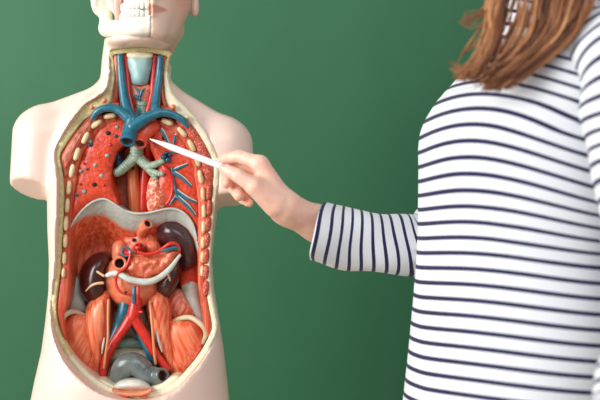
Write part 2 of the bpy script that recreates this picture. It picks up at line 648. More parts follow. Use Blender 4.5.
# face paint: skin with a blush on the cheek, by attribute
m, nt, b = mat_base('face_plastic', .36, .25)
N, L = nt.nodes, nt.links
at = N.new('ShaderNodeAttribute'); at.attribute_name = 'blend'
rp = N.new('ShaderNodeValToRGB')
rp.color_ramp.elements[0].color = lin((232, 200, 180)); rp.color_ramp.elements[1].color = lin((206, 134, 112))
L.new(at.outputs['Fac'], rp.inputs[0]); L.new(rp.outputs[0], b.inputs['Base Color'])
M['face'] = m

# person
M['skin'] = paint('human_skin', (240, 184, 162), (246, 204, 184), .48, 0, 70, bump=.12, sss=.25, contrast=(.3, .7))
M['nail'] = paint('nail_pink', (234, 178, 164), rough=.25, coat=.4)
M['pen'] = paint('pen_white', (238, 238, 238), rough=.3, coat=.2)
M['jeans'] = paint('jeans_navy', (34, 44, 70), (46, 58, 88), .8, 0, 500, bump=.3)
M['shoe'] = paint('shoe_white', (220, 220, 218), rough=.5)

m, nt, b = mat_base('striped_jersey', .85, 0, .2)
N, L = nt.nodes, nt.links
at = N.new('ShaderNodeAttribute'); at.attribute_name = 'stripe'
fr = N.new('ShaderNodeMath'); fr.operation = 'FRACT'; L.new(at.outputs['Fac'], fr.inputs[0])
rp = N.new('ShaderNodeValToRGB')
cr = rp.color_ramp
cr.elements[0].position = 0; cr.elements[0].color = lin((36, 34, 76))
cr.elements[1].position = .25; cr.elements[1].color = lin((36, 34, 76))
for p, c in ((.29, (228, 231, 236)), (.965, (228, 231, 236)), (1.0, (36, 34, 76))):
    e = cr.elements.new(p); e.color = lin(c)
L.new(fr.outputs[0], rp.inputs[0]); L.new(rp.outputs[0], b.inputs['Base Color'])
tc = N.new('ShaderNodeTexCoord')
nz = N.new('ShaderNodeTexNoise'); nz.inputs['Scale'].default_value = 700
L.new(tc.outputs['Object'], nz.inputs['Vector'])
bp = N.new('ShaderNodeBump'); bp.inputs['Strength'].default_value = .25; bp.inputs['Distance'].default_value = .001
L.new(nz.outputs['Fac'], bp.inputs['Height']); L.new(bp.outputs[0], b.inputs['Normal'])
b.inputs['Sheen Weight'].default_value = .15
M['shirt'] = m

m, nt, b = mat_base('brown_hair', .38, 0, .5)
N, L = nt.nodes, nt.links
at = N.new('ShaderNodeAttribute'); at.attribute_name = 'blend'
rp = N.new('ShaderNodeValToRGB')
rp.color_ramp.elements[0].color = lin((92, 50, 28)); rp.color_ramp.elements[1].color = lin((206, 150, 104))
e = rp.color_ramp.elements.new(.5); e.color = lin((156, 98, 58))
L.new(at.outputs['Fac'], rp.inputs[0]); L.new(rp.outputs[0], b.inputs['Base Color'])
M['hair'] = m

# setting
m, nt, b = mat_base('chalkboard_green', .55, 0, .35)
N, L = nt.nodes, nt.links
tc = N.new('ShaderNodeTexCoord')
n1 = N.new('ShaderNodeTexNoise'); n1.inputs['Scale'].default_value = 2.2; n1.inputs['Detail'].default_value = 6; n1.inputs['Roughness'].default_value = .6
mp = N.new('ShaderNodeMapping'); mp.inputs['Scale'].default_value = (1.0, 1, .45); mp.inputs['Rotation'].default_value = (0, .15, 0)
L.new(tc.outputs['Object'], mp.inputs[0]); L.new(mp.outputs[0], n1.inputs['Vector'])
rp = N.new('ShaderNodeValToRGB'); rp.color_ramp.elements[0].position = .3; rp.color_ramp.elements[1].position = .75
rp.color_ramp.elements[0].color = lin((43, 99, 66)); rp.color_ramp.elements[1].color = lin((58, 115, 82))
L.new(n1.outputs['Fac'], rp.inputs[0]); L.new(rp.outputs[0], b.inputs['Base Color'])
M['board'] = m
M['frame'] = paint('board_frame_oak', (170, 130, 86), (190, 150, 104), .5, 0, 60, fibre=0, stretch=10)
M['wall'] = paint('wall_paint', (222, 220, 212), (226, 224, 217), .8, 0, 30)
M['floor'] = paint('floor_lino', (170, 162, 148), (182, 174, 160), .5, 0, 25)
M['table'] = paint('table_beech', (202, 172, 130), (214, 186, 146), .45, .1, 40, fibre=0, stretch=10)
M['metal'] = paint('table_steel', (120, 122, 126), rough=.35)
M['stand'] = paint('stand_black', (30, 30, 32), rough=.4)

# ------------------------------------------------------------------ setting
BOARD_Y = 0.62


def struct(name, me, mat):
    o = link(name, me, mat, None, smooth=False)
    o['kind'] = 'structure'
    return o


struct('floor', box_mesh('floor', -3.2, 3.2, -3.6, BOARD_Y + .05, -.06, 0), M['floor'])
struct('wall_back', box_mesh('wall_back', -3.2, 3.2, BOARD_Y + .03, BOARD_Y + .15, 0, 2.9), M['wall'])
bd = thing('chalkboard', (0, BOARD_Y + .03, .62), 'large plain green chalkboard fixed to the wall behind the torso model', 'chalkboard')
link('writing_surface', box_mesh('writing_surface', -1.75, 1.75, BOARD_Y, BOARD_Y + .029, .66, 1.92, .002), M['board'], bd, smooth=False)
for n_, x0, x1, z0, z1 in (('frame_rail', -1.8, 1.8, .62, .66), ('frame_rail', -1.8, 1.8, 1.92, 1.96), ('frame_stile', -1.8, -1.75, .66, 1.92), ('frame_stile', 1.75, 1.8, .66, 1.92)):
    link(n_, box_mesh(n_, x0, x1, BOARD_Y - .012, BOARD_Y + .029, z0, z1, .004), M['frame'], bd, smooth=False)
link('chalk_tray', box_mesh('chalk_tray', -1.7, 1.7, BOARD_Y - .075, BOARD_Y - .012, .622, .64, .004), M['frame'], bd, smooth=False)

TX = (130 - 300) * 1.74 / FPX
TABLE_Z = 0.715
tb = thing('table', (TX, .05, 0), 'light wooden table standing under the anatomical torso model', 'table')
link('tabletop', box_mesh('tabletop', TX - .40, TX + .36, -.26, .36, TABLE_Z - .03, TABLE_Z, .006), M['table'], tb, smooth=False)
for lx in (TX - .35, TX + .31):
    for ly in (-.21, .31):
        link('leg', box_mesh('leg', lx - .02, lx + .02, ly - .02, ly + .02, 0, TABLE_Z - .0302, .003), M['metal'], tb, smooth=False)

# ------------------------------------------------------------------ anatomical torso model
TOR = thing('anatomical_torso', (TX, .04, TABLE_Z), 'pale plastic human torso model opened to show red organs, half face half skull', 'anatomical model')
link('stand_board', box_mesh('stand_board', TX - .16, TX + .16, -.09, .17, TABLE_Z, TABLE_Z + .025, .006), M['stand'], TOR, sharp=40)

OUT = [(109, 51), (110, 62), (110, 75), (107.5, 89), (98, 97), (86, 104), (77, 115), (68, 127), (59, 141), (54.5, 153), (56, 165), (58.5, 178), (59, 192), (58.5, 215), (57, 240), (55.5, 268), (52, 290), (51, 310), (55, 335), (68, 360), (84, 377), (100, 389), (118, 396), (138, 399.5), (158, 397), (176, 389), (192, 374), (206, 356), (215, 338), (218, 326), (215.5, 310), (212, 290), (210.5, 268), (212, 240), (214.5, 215), (217, 195), (219, 177), (218.5, 160), (212, 143), (203, 127), (194, 115), (184, 104), (175, 95), (170, 85), (168, 72), (169, 60), (171, 52), (156, 48), (140, 46.5), (122, 48)]
FIN = [(114, 56), (114.5, 64), (115, 76), (113, 91), (110, 103), (97, 112), (84, 121), (75, 132), (66, 145), (60.5, 155), (61.5, 165), (63.5, 178), (64.5, 192), (64, 215), (62.5, 240), (61, 268), (58, 290), (56.5, 310), (60, 332), (72, 355), (88, 372), (103, 383), (119, 390), (138, 393), (156, 390.5), (173, 383), (188, 368), (201, 351), (209.5, 335), (212, 326), (209.5, 310), (206, 290), (204.5, 268), (206.5, 240), (209, 215), (211.5, 195), (213.5, 177), (212.5, 162), (206, 147), (197, 132), (186, 121), (173, 112), (166, 102), (164, 88), (163, 73), (164, 63), (166, 57), (154, 54), (140, 53), (124, 54)]


def yr(px, py):
    """depth of the cut rim of the body wall"""
    return np.interp(py, [40, 70, 105, 130, 320, 360, 400], [.022, .02, .008, .0, .0, -.012, -.03])


# -- skin shell by signed distance
h = .0032
lo = (T(0, 0, .1)[0] - .01, -.09, TABLE_Z + .02)
hi = (T(262, 0, -.05)[0] + .01, .16, T(0, 32, .1)[2])
G, ax = grid(lo, hi, h)
X, Y, Z = G
rows = np.array([
    (30, 106, 172, .046, .058), (45, 104.5, 172, .046, .056), (60, 102.5, 171, .047, .054), (80, 101, 170.5, .050, .05), (92, 95, 174, .056, .047), (105, 78, 188, .064, .045),
    (120, 62, 206, .076, .042), (150, 52, 216, .088, .04), (190, 48.5, 219.5, .092, .04), (230, 49, 215, .092, .04), (260, 50.5, 212, .09, .04), (290, 50, 214, .09, .04),
    (320, 47, 219, .094, .04), (350, 43, 223.5, .098, .04), (380, 36, 227, .1, .04), (400, 32, 229, .1, .04), (430, 29, 231, .1, .04), (520, 30, 232, .098, .045)])
ysc = (DIST + rows[:, 4]) / FPX
zr = CAM_Z + (200 - rows[:, 0]) * ysc
o_ = np.argsort(zr)
zz = ax[2]
itp = lambda v: np.interp(zz, zr[o_], v[o_])[None, None, :].astype(np.float32)
xl, xr_ = itp((rows[:, 1] - 300) * ysc), itp((rows[:, 2] - 300) * ysc)
Hh, yc = itp(rows[:, 3]), itp(rows[:, 4])
cx, wx = (xl + xr_) / 2, (xr_ - xl) / 2
pw = 2.25
F = (((np.abs(X - cx) / wx) ** pw + (np.abs(Y - yc) / Hh) ** pw) ** (1 / pw) - 1) * np.minimum(wx, Hh)
p = lambda a, b, y=.04: T(a, b, y)
armL = rcone(G, p(43, 136, .045), p(31, 205, .03), 31 * K, 22.5 * K)
armR = rcone(G, p(223, 147, .045), p(233, 212, .03), 31 * K, 22 * K)
# cut faces of the arm stumps
eL = p(29, 188, .03); eR = p(233, 199, .03)
armL = np.maximum(armL, -((X - eL[0]) * .20 + (Y - eL[1]) * .42 + (Z - eL[2]) * .88))
armR = np.maximum(armR, -((X - eR[0]) * -.1 + (Y - eR[1]) * .30 + (Z - eR[2]) * .93))
trL = rcone(G, p(102, 97, .05), p(52, 127, .047), 13 * K, 24 * K)
trR = rcone(G, p(172, 99, .05), p(216, 138, .047), 13 * K, 24 * K)
F = smin(smin(F, trL, .016), armL, .011)
F = smin(smin(F, trR, .016), armR, .011)
F = smin(F, ell(G, T(140, 42, .016), (.047, .050, .011)), .008)
F = np.maximum(F, Z - T(0, 39, .05)[2])
# coronal cut and cavity
P2 = np.stack(np.meshgrid(ax[0], ax[2], indexing='ij'), -1).reshape(-1, 2)


def poly_sd(pts):
    pl = resample(catmull(pts, 4, True), 3)
    W = np.array([T(a, b_, float(yr(a, b_)))[::2] for a, b_ in pl])
    d = seg_dist(P2, W)
    return np.where(inside(P2, W), -d, d).reshape(len(ax[0]), 1, len(ax[2])).astype(np.float32)


MID = [((a[0] * .35 + b_[0] * .65), (a[1] * .35 + b_[1] * .65)) for a, b_ in zip(OUT, FIN)]
pyg = 200 - (zz - CAM_Z) / K
yrz = yr(0, pyg)[None, None, :].astype(np.float32)
cut1 = np.maximum(poly_sd(OUT) + .0008, Y - (yrz + .006))
cut2 = np.maximum(poly_sd(MID), Y - .088)
F = np.maximum(F, -cut1)
F = np.maximum(F, -cut2)
F = np.maximum(F, (TABLE_Z + .0252) - Z)
V, Q = nets(F, ax)
V = relax(V, Q, 2, .4)
link('skin_shell', np_mesh('skin_shell', V, Q), M['skin_plastic'], TOR, sharp=48)

# -- walls of the cavity
blob('cavity_wall', MID, lambda a, b_: np.interp(b_, [280, 330], [.085, .066]), 0.0, M['cavity'], TOR, r=4, s=5, thick=.001)
yfat = lambda a, b_: float(yr(a, b_)) + .004
fat = band('fat_rim', OUT[44:] + OUT[:20], FIN[44:] + FIN[:20], yfat, .0035, M['fat'], TOR, closed=False, thick=.012, lump=(.0012, 6, 3))
band('fat_rim', OUT[19:45], FIN[19:45], yfat, .0035, M['fat_pale'], TOR, closed=False, thick=.012, lump=(.0012, 6, 3))

# pectoral and side muscles
Lp = [(100, 113), (93, 114), (84, 122), (75, 133), (66, 146), (61, 156), (62, 166), (64, 178), (69, 180), (73, 168), (78, 154), (86, 140), (95, 127), (102, 119)]
blob('pectoral_muscle', Lp, .006, .007, M['muscle_side'], TOR, r=6, thick=.05, lump=(.0015, 5, 1))
Rp = [(180, 117), (188, 121), (198, 133), (207, 148), (213, 163), (213, 176), (210, 188), (205, 184), (202, 170), (197, 154), (189, 139), (181, 129), (176, 121)]
blob('pectoral_muscle', Rp, .006, .007, M['muscle_pec'], TOR, r=6, thick=.05, lump=(.0015, 5, 2))
Ls = [(64, 172), (64.5, 192), (64, 215), (62.5, 240), (61, 268), (58, 290), (56.5, 308), (60, 328), (66, 340), (64, 318), (68, 300), (71, 280), (70.5, 255), (71, 230), (72, 210), (75, 190), (77, 176)]
blob('chest_wall_muscle', Ls, .008, .006, M['muscle_up'], TOR, r=4, thick=.05)
Rs = [(213.5, 177), (211.5, 195), (209, 215), (206.5, 240), (205, 268), (206, 290), (209.5, 310), (212, 326), (209, 337), (204, 326), (201, 306), (198, 284), (198, 262), (199, 240), (200, 215), (199, 196), (197, 176)]
blob('chest_wall_muscle', Rs, .008, .006, M['muscle_up'], TOR, r=4, thick=.05)
for i, (a, b_, hh) in enumerate(((209, 192, 9), (209.5, 208, 9), (208, 224, 8.5), (207, 240, 8.5), (206.3, 256, 8.5), (206, 272, 8), (206, 288, 8.5))):
    ellips('intercostal_muscle', (a, b_, .002), (3.4, hh, .006), M['muscle_pec'], TOR, rot=4, seg=12, pow_=2.4)

# ribs, cut ends
RBL = [(112, 116), (96.5, 124), (85.5, 138), (77, 154), (72, 171), (69, 187.5), (67.3, 205.5), (66, 223.5), (65.3, 241)]
RBR = [(164, 121), (182, 132), (191.5, 145.5), (197, 160), (200.5, 177), (203, 194), (204, 211), (203.7, 227), (203, 242.5)]
for pl_, sg in ((RBL, 1), (RBR, -1)):
    a_ = [(x_ - 5 * sg, y_ - (3 if y_ < 140 else 0)) for x_, y_ in pl_]
    b2_ = [(x_ + 6 * sg, y_ + (4 if y_ < 140 else 0)) for x_, y_ in pl_]
    band('intercostal_bed', a_, b2_, .010, .004, M['muscle_up'], TOR, closed=False, thick=.03)
for a, b_, w, l, rt in ((110, 116, 3.4, 6.6, 80), (96.5, 124, 3.4, 6.2, 52), (85.5, 138, 3.2, 6.6, 27), (77, 154, 3.2, 7, 18), (72, 171, 3.1, 7.2, 12), (69, 187.5, 3, 7.4, 6), (67.3, 205.5, 2.9, 7.6, 4), (66, 223.5, 2.9, 7.6, 3), (65.3, 241, 2.8, 7, 2), (64.3, 258, 2.6, 6.4, 2), (63.5, 273, 2.3, 5, 2)):
    ellips('rib', (a, b_, .001), (w * .84, l, .0040), M['rib'], TOR, rot=rt, seg=14, pow_=2.7)
for a, b_, w, l, rt in ((167, 122, 3.4, 6.4, -68), (182, 132, 3.3, 6.4, -42), (191.5, 145.5, 3.2, 6.8, -28), (197, 160, 3.1, 7, -18), (200.5, 177, 3, 7.2, -11), (203, 194, 2.9, 7, -5), (204, 211, 2.8, 6.8, -2), (203.7, 227, 2.8, 6.6, 1), (203, 242.5, 2.8, 6.2, 2), (202.6, 257, 2.7, 6, 2), (202.2, 271, 2.5, 5.6, 2)):
    ellips('rib', (a, b_, .001), (w * .84, l, .0040), M['rib'], TOR, rot=rt, seg=14, pow_=2.7)

# lungs
Ll = [(106, 119), (118, 116), (128, 119), (131, 130), (129, 141), (122, 147), (118, 151), (114.5, 160), (112, 172), (113, 186), (116, 196), (119, 206), (113, 203.5), (104, 199.5), (95, 201), (85, 207.5), (76, 217.5), (70, 229), (68.5, 214), (71.5, 196), (74.5, 178), (80, 158), (89, 141), (98, 127)]
lungL = blob('lung', Ll, .016, .010, M['lung'], TOR, r=7, thick=.05, lump=(.0012, 9, 5))
Rl = [(150, 130), (156, 122), (164, 121), (178, 130), (188, 142), (194, 156), (199, 176), (201, 196), (201.5, 216), (200, 240), (195, 227), (187, 215.5), (178, 210), (168, 209), (158, 211), (148, 212.5), (150, 196), (155, 186), (158, 176), (156, 162), (151, 150), (149, 140)]
lungR = blob('lung', Rl, .018, .010, M['lung'], TOR, r=7, thick=.05, lump=(.0012, 9, 6))
for a, b_, r_, kind in ((108, 133, 2.1, 'k'), (117, 127, 1.6, 't'), (115.5, 136, 1.7, 'b'), (90, 144.5, 2.3, 'b'), (90, 141.5, 1.9, 't'), (107, 155.5, 1.9, 't'), (110, 145, 1.6, 'r'), (95, 165, 1.8, 't'), (87, 169, 1.4, 'b'), (80.5, 171, 1.7, 't'), (101.5, 175.5, 1.7, 't'), (94.5, 184.5, 2.1, 'k'), (84, 191.5, 1.9, 't'), (76, 195, 1.6, 'b'), (80, 184, 1.4, 'r'), (103.5, 185, 1.4, 'r'), (83.5, 163.5, 1.2, 'r'), (99, 157, 1.1, 'r')):
    mt = {'k': M['black'], 't': M['teal_spot'], 'b': M['vein_dark'], 'r': M['artery']}[kind]
    ellips('airway_section', (a, b_, .0055), (r_ * 1.25, r_ * 1.05, .0018), mt, lungL, seg=10)
ellips('airway_section', (163.5, 138, .0075), (2.1, 2.3, .0018), M['black'], lungR, seg=10)
hb = [(151, 177), (159, 180), (168, 189), (170, 201), (164, 209.5), (149, 211), (146.5, 200), (147, 188)]
blob('heart_bed', hb, .016, .012, M['heart_bed'], TOR, thick=.05, lump=(.0015, 4, 8))
# blue and white vessels on the lung
for pts, r_ in ((((172, 168), (173.5, 180), (176, 192), (177.5, 198)), 1.5), (((172, 171), (179, 168), (187, 164.5)), 1.3), (((174, 173), (183, 179), (191, 187)), 1.6), (((176, 191), (186, 198), (196, 203)), 1.5), (((177, 197), (188, 207), (195, 216)), 1.6), (((177.5, 195), (173, 200), (170, 205)), 1.3), (((161, 130), (165, 137), (169, 146)), 1.5), (((175, 136), (174, 142), (172, 149)), 1.4), (((181, 152), (176, 152.5), (172, 152)), 1.2)):
    tube('lung_vessel', [(a, b_, .007) for a, b_ in pts], [r_] + [r_] * (len(pts) - 2) + [r_ * .5], M['vein'], lungR, n=5, nseg=8)
    if pts[0][0] != 172 or pts[1][0] == 179:
        tube('vessel_edge', [(a + .9, b_ - 1.6, .0075) for a, b_ in pts], [1.0] * (len(pts) - 1) + [.4], M['mesent'], lungR, n=5, nseg=6)
for a, b_, r_ in ((164, 157, 3.6), (168, 160, 3.2), (166.5, 153, 2.6), (170, 155, 2.2)):
    ellips('hilum_vein', (a, b_, .006), (r_, r_ * .9, .006), M['vein_dark'], lungR, seg=12)
tube('hilum_artery', [(163, 166, .01), (166, 170, .007), (171, 176, .007), (173, 188, .008), (170, 200, .01), (163, 207, .012)], [3, 3.4, 2.6, 2.2, 2, 1.6], M['artery'], lungR, nseg=10)

# mediastinum
blob('mediastinum', [(116, 150), (124, 146), (150, 146), (156, 160), (154, 190), (150, 214), (130, 216), (114, 206), (112, 186), (113, 168)], .058, .006, M['media'], TOR, r=8, thick=.02)
tube('esophagus', [(131, 150, .046), (132.5, 172, .044), (134, 195, .042), (135, 216, .042)], [6, 6.4, 6.4, 6], M['esoph'], TOR, nseg=14)
tube('descending_aorta', [(149, 128, .02), (148, 145, .036), (146, 165, .042), (144, 190, .044), (143, 214, .044)], [7, 6, 5, 5, 5], M['artery'], TOR, nseg=14)
tr = tube('trachea', [(142, 104, .018), (139, 125, .02), (137, 146, .022), (136.5, 158, .024)], [6.2, 6.4, 6.6, 6.8], M['trachea'], TOR, rings=3.0, nseg=16)
tube('bronchus', [(136, 156, .024), (129, 163, .024), (121, 170, .022), (116, 173, .022)], [6, 5.2, 4.8, 4.4], M['trachea'], tr, rings=2.8, nseg=14)
tube('bronchus', [(137, 156, .024), (143, 162, .022), (149, 167.5, .018), (154, 175, .014), (156, 181, .014)], [6, 5.2, 5, 3.8, 3.2], M['trachea'], tr, rings=2.8, nseg=14)
tube('bronchus', [(148, 167, .016), (155, 164.5, .01), (163, 161, .006)], [4, 3.6, 3], M['trachea'], tr, rings=2.6, nseg=12)
tube('bronchus', [(149, 170, .016), (156, 173, .01), (163, 174, .007)], [3.6, 3.2, 2.8], M['trachea'], tr, rings=2.6, nseg=12)
for a, b_ in ((119.5, 160), (116, 164), (132.5, 168)):
    ellips('airway_section', (a, b_, .030 if a > 125 else .028), (2, 2.4, .004), M['black'], TOR, seg=10)
tube('lung_root', [(117, 152, .03), (119, 162, .03), (118, 172, .03)], [3, 4, 3], M['vein_dark'], TOR, nseg=10)

# neck
ygn = .03
blob('neck_muscle_bed', [(113, 56), (127, 53), (152, 53), (166, 56), (164, 75), (166, 92), (160, 108), (140, 118), (118, 108), (112, 92), (114, 75)], .038, .004, M['muscle_up'], TOR, r=5, thick=.03)
blob('neck_muscle', [(113.5, 57), (117.5, 57), (118.5, 72), (119, 90), (117, 104), (108, 108), (106, 104), (112, 94), (114.5, 80)], .026, .008, M['psoas_l'], TOR, thick=.02)
blob('neck_muscle', [(166.5, 58), (163, 58), (162, 74), (161, 92), (164, 106), (172, 110), (175, 107), (168, 98), (164.5, 84)], .026, .008, M['psoas_r'], TOR, thick=.02)
blob('larynx', [(128, 54), (140, 53.5), (151, 54.5), (152.5, 64), (150, 75), (147.5, 84), (140, 86), (132, 84), (130, 75), (127.3, 65)], .024, .016, M['larynx'], TOR, r=9, thick=.02)
blob('hyoid_fold', [(128, 53), (140, 51.5), (152, 53.5), (152, 58), (140, 60), (128, 57.5)], .02, .012, M['fat_pale'], TOR, thick=.02)
th = blob('thyroid_gland', [(131, 84), (140, 86), (149, 84), (152.5, 92), (151.5, 102), (147, 109), (140, 111), (134, 108), (131, 100), (130.5, 92)], .026, .014, M['thyroid'], TOR, thick=.02, lump=(.001, 3, 9))
for pts in (((140, 119), (140.2, 108), (140, 95)), ((140, 96), (138, 91), (134.5, 87)), ((140.3, 96), (142, 91), (145, 88.5)), ((140, 100), (136.5, 97), (133.5, 94))):
    tube('thyroid_vein', [(a, b_, .011 if b_ < 110 else .006) for a, b_ in pts], [1.5, 1.4, .9], M['vein'], th, n=5, nseg=8)
tube('windpipe', [(141, 104, .02), (141.5, 112, .018), (142, 122, .018)], [6, 6, 6], M['larynx'], TOR, rings=3.0, nseg=16)
# vessels of the neck and upper chest
tube('carotid_artery', [(125.5, 57, .022), (127, 75, .021), (129, 95, .018), (133, 112, .014)], [2.9, 2.9, 3, 3], M['artery'], TOR, nseg=10)
tube('carotid_artery', [(154.5, 57, .022), (153.5, 75, .021), (152, 95, .018), (148, 112, .014)], [2.9, 2.9, 3, 3.4], M['artery'], TOR, nseg=10)
tube('subclavian_artery', [(98, 114, .008), (108, 106.5, .008), (118, 105, .012)], [2, 2.6, 3], M['aorta'], TOR, nseg=10)
tube('subclavian_artery', [(180, 118, .008), (172, 111, .008), (162, 108, .012)], [2, 2.6, 3], M['aorta'], TOR, nseg=10)
tube('jugular_vein', [(120, 56.5, .018), (121, 72, .016), (123, 90, .01), (126, 106, .002), (130.5, 119, -.006)], [3.7, 3.9, 4.3, 5.2, 7], M['vein'], TOR, nseg=14)
tube('jugular_vein', [(160.5, 57.5, .018), (159, 75, .016), (156.5, 95, .008), (155, 112, -.002)], [3.3, 3.5, 4.1, 5], M['vein'], TOR, nseg=14)
tube('subclavian_vein', [(92.5, 118.5, -.004), (97, 112, -.006), (106, 108, -.007), (117, 109, -.007), (129, 118, -.008)], [2.4, 3.5, 3.9, 4.5, 6], M['vein'], TOR, nseg=14)
tube('brachiocephalic_vein', [(187.5, 126.5, -.002), (183, 120.5, -.005), (174, 115, -.007), (162, 112.5, -.009), (150, 116, -.011), (140, 122, -.012), (132, 128, -.012)], [1.9, 3.1, 3.7, 4.3, 5.2, 6.2, 7], M['vein'], TOR, nseg=14)
tube('superior_vena_cava', [(132.5, 119, -.007), (130, 131, -.011), (127.5, 142, -.022)], [7, 7.8, 8], M['vein'], TOR, nseg=18, hollow=(False, True), inner=M['lumen_blue'], hdepth=.5)
tube('aortic_arch', [(154, 126, .012), (147, 130, .004), (142, 137, -.003), (139.8, 144, -.012)], [8, 8, 7.4, 6.8], M['aorta'], TOR, nseg=18, hollow=(False, True), inner=M['lumen'], hdepth=.5)
for a, b_, r_, yv in ((104.5, 100.5, 2.7, .0), (92, 107.5, 2.3, .0), (173, 107, 2.9, .0)):
    ellips('nerve_section', (a, b_, yv + .002), (r_, r_, .005), M['bladder_cut'], fat, seg=12)
ellips('nerve_section', (187, 117.5, 0), (2.6, 2.6, .005), M['fat_pale'], fat, seg=12)

# diaphragm
arcT = [(67, 238), (70, 226), (76, 216), (85, 206), (95, 199.5), (105, 198), (114, 202.5), (124, 209), (134, 212), (146, 212), (158, 209.5), (168, 207.5), (178, 208.5), (187, 214), (194, 224), (197.5, 238)]
arcx = np.array([q[0] for q in arcT]); arcy = np.array([q[1] for q in arcT])


def dia_y(px, py):
    dd = np.clip((py - np.interp(px, arcx, arcy)) / 48.0, 0, 1)
    side = np.clip((70 - np.abs(px - 133)) / 26.0, 0, 1)
    return .010 + .056 * (dd * dd * (3 - 2 * dd) * .5 + dd * .5) * np.sqrt(np.clip(side * (2 - side), 0, 1))


def dia_blend(px, py):
    width = np.interp(px, [66, 72, 80, 95, 118, 140, 160, 175, 198], [2, 3, 8, 15, 20, 18, 14, 14, 14])
    return np.clip((py - np.interp(px, arcx, arcy) - width) / 14.0 + .5, 0, 1)


blob('diaphragm', arcT + [(199, 255), (198, 285), (190, 300), (150, 306), (110, 306), (78, 300), (70, 285), (67, 262)], dia_y, 0.0, M['diaphragm'], TOR, s=2.2, thick=.004, smooth=0, blend=dia_blend)
arc2 = [(a + (133 - a) * .018, b_ + 2.6) for a, b_ in arcT]
band('diaphragm_edge', arcT, arc2, .011, .004, M['tendon'], TOR, closed=False, thick=.02)
# crura and stomach stump
blob('crus', [(124, 236), (134, 228), (146, 226), (158, 232), (162, 244), (160, 262), (128, 262), (120, 250)], .050, .014, M['crus'], TOR, thick=.02, lump=(.002, 5, 4))
ellips('airway_section', (134, 240, .0375), (2, 2, .003), M['black'], TOR, seg=10)
tube('stomach_stump', [(141, 234, .036), (143.5, 228, .022), (148, 223.5, .012)], [4.6, 4.6, 5], M['duod'], TOR, nseg=16, hollow=(False, True), inner=M['lumen'], hdepth=.8)
ellips('adrenal_lump', (153, 247.5, .032), (8.2, 7.8, .012), M['crus'], TOR, rot=20)
blob('adrenal_lump', [(112, 246), (118, 240), (124, 242), (126, 252), (122, 262), (113, 262)], .044, .016, M['duod'], TOR, thick=.02)

# spleen and kidneys
sp = blob('spleen', [(156.5, 230), (161, 222), (170, 218.5), (181, 221.5), (190, 229), (196.5, 241), (198.5, 254), (196, 265), (188, 268), (181, 265), (178.5, 257), (175, 249), (167, 245.5), (159.5, 240)], .036, .028, M['spleen'], TOR, r=17, s=1.8, thick=.03, smooth=14)
kl = blob('kidney', [(97, 252.5), (105, 252.5), (110, 257), (109, 268), (107, 280), (108, 292), (103, 302), (93, 305.5), (84, 300), (79, 288), (79.5, 274), (85, 261)], .05, .036, M['kidney'], TOR, s=1.8, thick=.02, smooth=14)
tube('kidney_vessel', [(91.5, 267, .022), (97, 271.5, .0175), (104, 276, .016)], [.7, 1.2, 1.4], M['cream'], kl, nseg=8)
tube('kidney_vessel', [(86, 291, .023), (91, 286, .0165), (97, 283.5, .015), (103, 283, .017)], [.7, 1.3, 1.4, 1.5], M['cream'], kl, nseg=8)
kr = blob('kidney', [(172, 262), (181, 258), (182, 268), (180, 279), (175, 289), (167, 297.5), (160, 297), (156, 289), (158, 280), (165, 270)], .036, .024, M['kidney'], TOR, s=1.8, thick=.02, smooth=10)
tube('kidney_vessel', [(167.5, 273, .017), (169, 277, .0145), (170, 280.5, .0135)], [.6, 1, .9], M['cream'], kr, nseg=8)
tube('kidney_vessel', [(173.5, 277.5, .017), (171, 277.5, .015), (169, 278.5, .014)], [.6, .9, .9], M['cream'], kr, nseg=8)

# duodenum, pancreas
du = blob('duodenum', [(113, 259), (120, 254), (132, 258), (150, 272), (160, 280), (159.5, 291), (152, 301), (140, 308), (126, 308.5), (113, 301), (105, 289), (103.5, 275), (107, 265)], .045, .036, M['duod'], TOR, r=24, s=2, thick=.02, smooth=10, lump=(.0014, 7, 11))
tube('duodenum_opening', [(119.5, 263.5, .02), (119.6, 263.4, .008), (119.6, 263.3, .002)], [7.4, 7.6, 7], M['duod'], du, nseg=20, hollow=(False, True), inner=M['lumen'], hdepth=1.4)
pc = blob('pancreas', [(117, 272), (122, 266), (127, 258), (134, 254), (145, 254), (156, 254), (166, 250), (176, 246.5), (181, 250), (180, 256), (172, 266), (161, 276), (147, 281), (133, 279), (124, 274)], .022, .018, M['panc'], TOR, r=9, s=1.7, thick=.03, lump=(.0028, 4.2, 12))
tube('mesentery_root', [(107, 275.5, .010), (113, 273.5, .006), (120, 274.5, .004), (130, 279.5, .002), (146, 282, .002), (158, 278.5, .003), (170, 268.5, .006), (180, 255, .010)], [2.2, 3.2, 3, 3.2, 3.6, 3.2, 2.8, 1.6], M['mesent'], TOR, nseg=12)
tube('pancreatic_artery', [(130.5, 254.5, .008), (128.5, 262, .005), (124.5, 268.5, .004), (118.5, 273, .001), (116, 279, .004), (117, 287, .004), (121.5, 292.5, .003), (129, 294.2, .004), (137, 294, .005)], 1.5, M['artery'], TOR, nseg=8)
tube('splenic_artery', [(138, 252, .004), (146, 254, .004), (156, 252.5, .003), (164, 247.5, .003), (171, 243.5, .003), (177, 245, .006), (179.5, 250, .006)], [1.7, 1.7, 1.7, 1.8, 2.2, 2, 1.5], M['artery'], TOR, nseg=8)
tube('splenic_vein', [(159, 251.3, .003), (166, 249.8, .002), (174, 248, .003), (179, 248.5, .006)], [1.2, 1.6, 2, 1.5], M['vein'], TOR, nseg=8)
tube('mesenteric_vein', [(134, 287.5, .004), (134, 295, .002), (134, 303, .006)], 2.0, M['vein'], TOR, nseg=10)
tube('mesenteric_artery', [(138, 287.5, .004), (138, 295, .002), (138, 303, .006)], 1.8, M['artery'], TOR, nseg=10)
ellips('airway_section', (125.6, 293, .004), (2, 2, .003), M['black'], du, seg=10)
